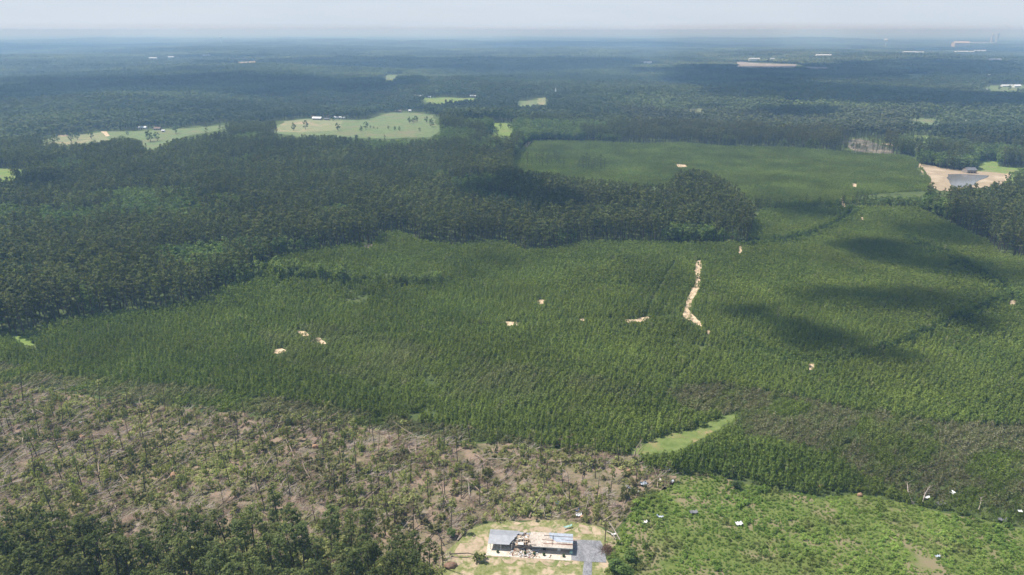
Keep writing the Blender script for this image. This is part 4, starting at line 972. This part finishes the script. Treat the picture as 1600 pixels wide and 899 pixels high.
fallen_at(262, 752, 298, 718, 'large forked pale trunk raised from an orange root plate', 0, 'palewood', 995)
fallen_at(300, 822, 330, 806, 'pale forked trunk lying just above the near pine wood', 0, 'palewood', 996)
fallen_at(640, 812, 665, 806, 'short pale trunk on the litter above the near pines', 0, 'palewood', 997)
fallen_at(1425, 788, 1416, 757, 'pale trunk leaning into the plantation edge above the scrub', 0, 'palewood', 998)
fallen_at(1440, 790, 1452, 765, 'pale bare trunk beside white debris above the scrub', 0, 'palewood', 999)
fallen_at(1528, 800, 1532, 782, 'short upright pale trunk on the scrub border', 0, 'palewood', 1000)
# bushy trees at the lot's lower corner
for i, (u, v, h, lb) in enumerate([(962, 893, .72, 'dense dark green tree overhanging the parking lot corner'), (976, 905, .8, 'dense dark green tree at the frame edge below the lot'), (985, 876, .65, 'low dark bushy tree behind the lot tree'), (1150, 763, .5, 'round dark bush at the foot of the dark pine belt'), (706, 838, .5, 'low green bushy tree left of the lawn corner')]):
    e = proto_tree('broadleaf_tree', broad_parts(260+i, 8, 2, 3.0), 'broad' if i != 3 else 'oak', 'darkbark'); e.location = P(u, v); e.scale = (h, h, h*.8)
    for q in [e, *e.children]: q['tint'] = .25; q['brown'] = 0.
    setp(e, lb, 'tree')
# blown sheets of metal and other wreckage
def sheet(u, v, L, W, a, mat, lb, curl=.6, seed=0):
    r = np.random.default_rng(seed + int(u)); n = 8; b = MB(); top = []; 
    for i in range(n+1):
        t = i/n-.5; z = .45 + curl*(t*2)**2*.6*r.uniform(.6, 1.3) + .1*r.normal(); top.append((t*L, z, r.normal()*.12*W))
    for i in range(n):
        (x0, z0, q0), (x1, z1, q1) = top[i], top[i+1]
        b.add([(x0, -W/2+q0, z0), (x1, -W/2+q1, z1), (x1, W/2+q1, z1+.12), (x0, W/2+q0, z0+.12), (x0, -W/2+q0, z0-.02), (x1, -W/2+q1, z1-.02), (x1, W/2+q1, z1+.1), (x0, W/2+q0, z0+.1)], [(0,1,2,3), (7,6,5,4), (0,4,5,1), (3,2,6,7), (0,3,7,4), (1,5,6,2)])
    o = obj('metal_sheet', b.mesh('metal_sheet', [M[mat]]), loc=P(u, v, .25)); o.rotation_euler = (0, 0, a); setp(o, lb, 'debris', 'sheets of metal blown about by the storm'); return o
for u, v, L, W, a, mat, lb in [
  (984, 765, 3.0, .7, -.7, 'steel', 'narrow bright metal strip forming the upper arm of a V in the litter'), (993, 771, 2.2, .6, -.2, 'steel', 'narrow bright metal strip forming the lower arm of a V in the litter'),
  (1005, 758, 2.3, 1.6, .2, 'steel', 'crumpled bright metal sheet just right of the V of strips'), (1042, 735, 2.8, .9, -.9, 'steel', 'long slanting white strip at the end of the dark pine belt'),
  (1050, 755, 1.4, .8, .3, 'steel', 'small white scrap at the upper corner of the scrub'), (1031, 754, 1.8, .9, 1., 'conc', 'dull grey scrap lying upright near the scrub corner'),
  (1083, 803, 2.6, 1.3, .1, 'grayroof', 'grey sheet lying flat in the middle of the scrub'), (1031, 810, 2.2, .6, -.4, 'steel', 'thin white strip in the scrub between lot and grey sheet'),
  (1007, 819, 1.6, .8, .3, 'white', 'small bluish white scrap low at the left scrub edge'), (1154, 821, 2.4, 1.4, .1, 'white', 'bright white oval sheet alone in the open scrub'),
  (887, 826, 3.0, .6, .4, 'teal', 'teal and white strip lying on the back lawn'), (870, 789, 1.6, 1.2, .7, 'blue', 'dark blue plastic scrap in the litter above the lawn'),
  (904, 807, 2.0, 1.4, 0, 'white', 'white panel lying beside an orange drum in the litter'), (1447, 780, 1.8, .8, 0, 'white', 'white strip at the foot of the broken trunks above the scrub'),
  (1487, 773, 1.8, 1.4, .4, 'white', 'white crumpled sheet hanging in the edge of the leaning pines'), (1592, 802, 1.5, .9, 0, 'white', 'white scrap by the far end of the scrub border'),
  (1470, 790, 3.4, 1.6, .2, 'grayroof', 'dark grey roof panel among broken trunks on the scrub border'), (1565, 815, 3.0, 1.2, -.2, 'grayroof', 'grey twisted panel on the litter near the scrub border end'),
  (126, 662, 2.4, .5, -.6, 'white', 'thin white curved strip at the top of the storm litter'), (902, 800, 1.6, 1.0, 1.2, 'blue', 'dark blue panel standing behind the white panel'),
  (1464, 872, 1.8, .6, 0, 'steel', 'faint pale strip low in the scrub'), (959, 838, 1.6, .6, .4, 'white', 'white scrap in the bushes beside the brush pile')]:
    sheet(u, v, L, W, a, mat, lb)
def clod(u, v, s, mat, nm, lb, cat):
    b = MB(); vv = ICO3[0]*(1 + .35*np.array([noise.noise(Vector(p)*1.7 + Vector((u, v, 0))) for p in ICO3[0]]))[:, None]*np.array([s, s*.6, s*.8]); b.add(vv, ICO3[1])
    o = obj(nm, b.mesh(nm, [M[mat]], True), loc=P(u, v, s*.5)); setp(o, lb, cat)
for u, v, s, lb in [(981, 740, 1.3, 'orange root plate in the litter near the V of metal strips'), (714, 756, 1.1, 'orange root plate between brown trunks in the middle litter'), (272, 746, 1.5, 'orange root plate at the base of the large forked pale trunk'),
                    (93, 702, 1., 'orange root plate low on the left storm litter'), (493, 700, 1.2, 'orange root plate below the plantation edge'), (1282, 762, 1.0, 'orange root plate on the scrub border below the dark pines'),
                    (1343, 775, .9, 'orange root plate beside dead twigs on the scrub border'), (128, 687, 1.4, 'orange root plate beside brown branches at the top left of the litter')]:
    clod(u, v, s, 'orange', 'root_plate', lb, 'root plate')
b = MB(); b.tube([(0, 0, 0), (0, 0, 1.1)], [.55, .55], 14); o = obj('drum', b.mesh('drum', [M['orange']]), loc=P(909, 811, .1)); setp(o, 'orange drum beside a white panel in the litter above the lawn', 'drum')

# ============================================================ FAR BUILDINGS
def hut(u, v, L, W, h, rise, a, wm, rm, lb, cat='house', name='farm_house', dz=0.):
    e = empty(name, P(u, v, dz), a)
    b = MB(); b.box(-L/2, L/2, -W/2, W/2, -1, h)
    b.add([(-L/2, -W/2, h), (-L/2, W/2, h), (-L/2, 0, h+rise)], [(0, 1, 2)]); b.add([(L/2, -W/2, h), (L/2, W/2, h), (L/2, 0, h+rise)], [(0, 2, 1)])
    obj('wall', b.mesh('wall', [M[wm]]), e)
    r = MB(); o_ = .5; k = rise/(W/2)
    for s_ in (-1, 1):
        r.add([(-L/2-o_, s_*(W/2+o_), h-o_*k+.04), (L/2+o_, s_*(W/2+o_), h-o_*k+.04), (L/2+o_, 0, h+rise+.04), (-L/2-o_, 0, h+rise+.04), (-L/2-o_, s_*(W/2+o_), h-o_*k+.2), (L/2+o_, s_*(W/2+o_), h-o_*k+.2), (L/2+o_, 0, h+rise+.2), (-L/2-o_, 0, h+rise+.2)], [(0,1,2,3), (7,6,5,4), (0,4,5,1), (1,5,6,2), (3,7,4,0)])
    obj('roof', r.mesh('roof', [M[rm]]), e)
    for x in (-L*.3, L*.28):
        b = MB(); b.box(x-.7, x+.7, -W/2-.06, -W/2-.005, 1., 2.2); obj('window', b.mesh('window', [M['glass']]), e)
    b = MB(); b.box(-.6, .6, -W/2-.07, -W/2-.006, 0, 2.1); obj('door', b.mesh('door', [M['dark']]), e)
    setp(e, lb, cat); return e
hut(223, 202, 13, 8, 3, 1.8, .1, 'white', 'tank', 'white roofed farm building behind the round oak in the left pasture')
hut(247, 203.5, 11, 8, 3, 2, -.1, 'brick', 'brownroof', 'brown roofed farmhouse right behind the round oak')
hut(255.5, 206.5, 4, 4, 2.5, 1, .1, 'white', 'tank', 'tiny white shed right of the brown roofed farmhouse', 'shed', 'shed')
hut(496, 187.5, 16, 9, 3.2, 2.2, -.1, 'brick', 'tank', 'pale roofed barn at the left of the farmyard', 'barn', 'barn')
hut(491, 185, 9, 7, 3, 2, .3, 'brick', 'brownroof', 'small brown roofed house behind the pale roofed barn')
hut(511, 188, 9, 6, 2.5, 1.3, 0, 'brick', 'grayroof', 'low grey shed in the middle of the farmyard', 'shed', 'shed')
hut(531, 186, 20, 8, 3, 1.6, 0, 'white', 'tank', 'long white poultry barn at the right of the farmyard', 'barn', 'barn')
hut(516, 183.5, 26, 5, 2.6, .8, 0, 'white', 'brownroof', 'long low open shed behind the farmyard', 'shed', 'shed')
hut(622.5, 176, 12, 8, 3, 1.8, 0, 'brick', 'brownroof', 'brown house at the wood edge above the large pasture')
hut(640.5, 175, 5, 5, 3, 1.4, 0, 'white', 'tank', 'tiny white shed at the wood edge above the large pasture', 'shed', 'shed')
hut(654, 152, 22, 10, 4, 2, 0, 'white', 'tank', 'white barn at the left end of the thin bright pasture', 'barn', 'barn')
hut(671, 153.5, 7, 6, 3, 1.6, 0, 'white', 'tank', 'tiny white house on the thin bright pasture')
hut(739, 152, 14, 8, 3, 1.6, 0, 'white', 'tank', 'white house at the right end of the thin bright pasture')
hut(790, 158, 16, 9, 4, 2, 0, 'white', 'grayroof', 'grey roofed house in the trees left of the church')
hut(1514, 270.5, 11, 9, 4.2, 2.2, .05, 'brick', 'grayroof', 'grey house on the bank of the pond')
hut(1501, 192, 16, 9, 4, 2, 0, 'white', 'tank', 'white roofed house in the wood above the pond')
hut(1435, 231, 6, 5, 3, 1.2, 0, 'white', 'tank', 'small white shed right of the brown cleared land', 'shed', 'shed', 0)
hut(1575, 136, 40, 12, 4, 2, 0, 'white', 'tank', 'long white barn at the far field on the right hand rim', 'barn', 'barn')
hut(1588, 137, 18, 12, 5, 3, 0, 'white', 'tank', 'white farmhouse beside the long barn on the far field')
hut(1519, 143, 22, 12, 4, 2, 0, 'white', 'tank', 'pale house below the far right field')
hut(1535, 142, 18, 12, 4, 2, 0, 'white', 'tank', 'pale shed below the far right field', 'shed', 'shed')
hut(1540, 123, 26, 16, 9, 4, 0, 'white', 'tank', 'white barn standing alone in dark woods above the far right field', 'barn', 'barn')
for u, v, L, lb in [(240, 96, 55, 'pale far building leftmost in a row above the dark band of wood'), (268, 94, 45, 'white far building second in the row above the dark band'), (322, 91.5, 60, 'pale far building with a peaked roof before the bare field'),
                    (1178, 97.5, 75, 'pale long shed at the back of the far bare field'), (1206, 97.5, 30, 'small white building at the back of the far bare field'), (1286, 92, 110, 'white long building beyond the small bare strip'),
                    (1505, 85.5, 170, 'bright white warehouse on the right horizon'), (1530, 83.5, 110, 'white warehouse beside the bright one near the horizon'), (1420, 86, 110, 'pale warehouse at the edge of the dark far wood'), (1435, 86.3, 80, 'second pale warehouse at the edge of the dark far wood'),
                    (1523, 70, 300, 'pale factory hall on the right skyline'), (1541, 70, 240, 'second pale factory hall on the right skyline'), (632, 66.5, 160, 'pale far hall in the left of centre near the horizon'), (762, 59.5, 400, 'pale works far off at the centre horizon'),
                    (816, 98, 110, 'white barns in dark woods right of centre'), (1553, 99.5, 70, 'white sheds in the dark wood below the right warehouses'), (1010, 104, 60, 'pale shed deep in the dark wood behind the church'), (1324, 79, 60, 'tiny white hall left below the right water tower')]:
    L *= .75; d_ = hut(u, v, L, L*.22, 9 + L*.02, 3, 0, 'white', 'tank', lb, 'building', 'far_building', 8)
hut(1500, 75, 150, 60, 38, 14, 0, 'conc', 'conc', 'tan stepped mill building below the right skyline', 'mill', 'mill', 5)
def silo(u, v, h, lb):
    e = empty('mill_tower', P(u, v)); b = MB(); b.tube([(0, 0, 0), (0, 0, h)], [16, 14], 12); obj('shaft', b.mesh('shaft', [M['conc']]), e); b = MB(); b.tube([(0, 0, h+.1), (0, 0, h*1.12)], [15, 3], 12); obj('cap', b.mesh('cap', [M['tank']]), e); setp(e, lb, 'tower')
silo(1549, 67, 110, 'leftmost pale mill tower on the right skyline'); silo(1557, 67, 125, 'right hand pale mill tower of the pair on the right skyline')
def church(u, v):
    e = hut(u, v, 20, 11, 4.5, 4, .15, 'white', 'grayroof', 'white church with a tall white steeple standing among the woods', 'church', 'church', 0)
    b = MB(); b.box(-2, 2, -1.9, 1.9, 4, 12); s_ = obj('steeple', b.mesh('steeple', [M['white']]), e); b = MB(); b.tube([(0, 0, 12.05), (0, 0, 24)], [2.3, .1], 8); obj('spire', b.mesh('spire', [M['white']]), s_)
church(868, 152.5)
def tower(u, v, h, R_, lb):
    e = empty('water_tower', P(u, v)); b = MB(); b.tube([(0, 0, 0), (0, 0, 3), (0, 0, h-R_*.8), (0, 0, h)], [R_*.45, R_*.18, R_*.18, R_*.5], 12); obj('pedestal', b.mesh('pedestal', [M['tank']]), e)
    b = MB(); b.add(ICO3[0]*np.array([R_, R_, R_*.72]) + np.array([0, 0, h+R_*.35]), ICO3[1]); obj('tank', b.mesh('tank', [M['tank']], True), e); setp(e, lb, 'water tower')
tower(346, 70, 70, 14, 'white water tower above the far left woods'); tower(1383, 74, 62, 19, 'white bulb shaped water tower on the far right woods'); tower(1281, 62, 60, 16, 'faint water tower left of centre on the right horizon')

# single trees in the fields
oaks = [(235,222,1.35,'broad round oak standing before the farmhouses in the left pasture'), (246,221,1.05,'round oak just right of the broad one in the left pasture'), (275,209,1.1,'wide oak at the back edge of the left pasture'), (112,222,.95,'leftmost slim tree on the dry left pasture'),
 (121,219,.95,'second slim tree on the dry left pasture'), (143,218,1.0,'slim tree beside the dirt track on the dry left pasture'), (200,212,.55,'small tree on the left pasture edge'), (91,222,.7,'low tree at the near edge of the dry left pasture'),
 (459,205,1.0,'dark bushy tree at the near edge of the farm pasture'), (477.5,203,1.15,'large dark tree beside a pale pit on the farm pasture'), (521.5,190,.6,'small tree before the poultry barn'), (528.5,205,1.0,'dark tree near the lower edge of the farm pasture'),
 (564,206,.7,'slim tree at the near edge of the large pasture'), (572,203,1.0,'tall tree beside slim trees in the large pasture'), (579,201,.35,'low twin bush in the large pasture'), (584,201.5,.35,'low bush right of its twin in the large pasture'), (590,202,.25,'smallest bush in the large pasture'), (607,203,.5,'leftmost of the small trees at the near rim of the large pasture'),
 (617,204,.5,'narrow dark tree between two others at the near rim'), (624,205,.55,'rightmost of the small trees at the near rim'), (640,193,.85,'left tree of the clump in the middle of the large pasture'), (646,194,.8,'middle tree of the clump in the large pasture'), (650,192,.95,'right tree of the clump in the large pasture'), (666,192,.85,'lone tree at the right of the large pasture'),
 (675,199,1.1,'big tree on the wood corner at the right of the large pasture'), (656,206,.5,'thin tree beside a pale patch at the rim'), (762,210,.95,'left slim tree before the small bright field'), (770,209,1.,'second slim tree before the small bright field'), (776,211,.8,'third slim tree before the small bright field'), (782,202,.7,'tree in the middle of the small bright field'), (797,203,1.0,'dark tree at the right of the small bright field'),
 (1574,284,.85,'dark tree standing beside the dirt mound right of the pond'), (1561,141,1.0,'dark tree on the far right field'), (1576,142,1.2,'round tree on the rim of the far right field')]
OK_ = [proto_tree('oak_tree', broad_parts(280+i, 13, 1, 4.6), 'oak', 'darkbark') for i in range(4)]
for i, (u, v, s_, lb) in enumerate(oaks):
    e = copy_tree(OK_[i % 4]); e.location = P(u, v); e.scale = (s_, s_, s_*1.05); e.rotation_euler = (0, 0, i*1.3)
    for q in [e, *e.children]: q['tint'] = .4; q['brown'] = 0.
    setp(e, lb, 'tree', 'single trees scattered over the pastures')
for e in OK_:
    for c in list(e.children): bpy.data.objects.remove(c)
    bpy.data.objects.remove(e)
# pine clumps standing in the far plantation
spots = [(u, v) for u, v in zip([838,843,848,853,858,862,866,848,856,869,873,881,905,912,920,927,933,939,944,916,930,824,831,910,924,938], [256,257,255,258,255,257,252,262,261,256,259,262,264,266,265,266,265,267,266,262,263,258,260,263,267,263])]
CP = [proto_tree('pine_tree', pine_parts(760+i, 17, 1, bare=.3, rad=2.4), 'pine', 'darkbark') for i in range(3)]
for i, (u, v) in enumerate(spots):
    e = copy_tree(CP[i % 3]); e.location = P(u, v); s_ = float(rh.uniform(.7, 1.05)); e.scale = (s_*1.1, s_*1.1, s_)
    for q in [e, *e.children]: q['tint'] = .3; q['brown'] = 0.
    setp(e, ['pine in the left clump', 'pine in the right clump'][u > 890] + ' standing inside the far plantation, ' + ['taller', 'shorter'][s_ < .88] + ' one, ' + ['back', 'front'][v > 261] + ' side', 'pine tree', 'pines left standing in the far plantation')
for e in CP:
    for c in list(e.children): bpy.data.objects.remove(c)
    bpy.data.objects.remove(e)
#THINGS_END

# ------------------------------------------------------------ haze
def haze():
    m = bpy.data.materials.new('haze_air'); m.use_nodes = True; n = m.node_tree; n.nodes.clear(); out = n.nodes.new('ShaderNodeOutputMaterial')
    pv = n.nodes.new('ShaderNodeVolumePrincipled'); pv.inputs['Color'].default_value = (.36, .62, 1., 1); pv.inputs['Absorption Color'].default_value = (.66, .56, 1, 1); pv.inputs['Density'].default_value = 2.0e-4
    pv.inputs['Anisotropy'].default_value = .1; pv.inputs['Density Attribute'].default_value = ''; 
    n.links.new(pv.outputs[0], out.inputs['Volume']); m.cycles.homogeneous_volume = True
    b = MB(); b.box(-90000, 90000, -2000, 120000, -60, 168); o = obj('haze', b.mesh('haze', [m])); setp(o, kind='stuff')
haze()
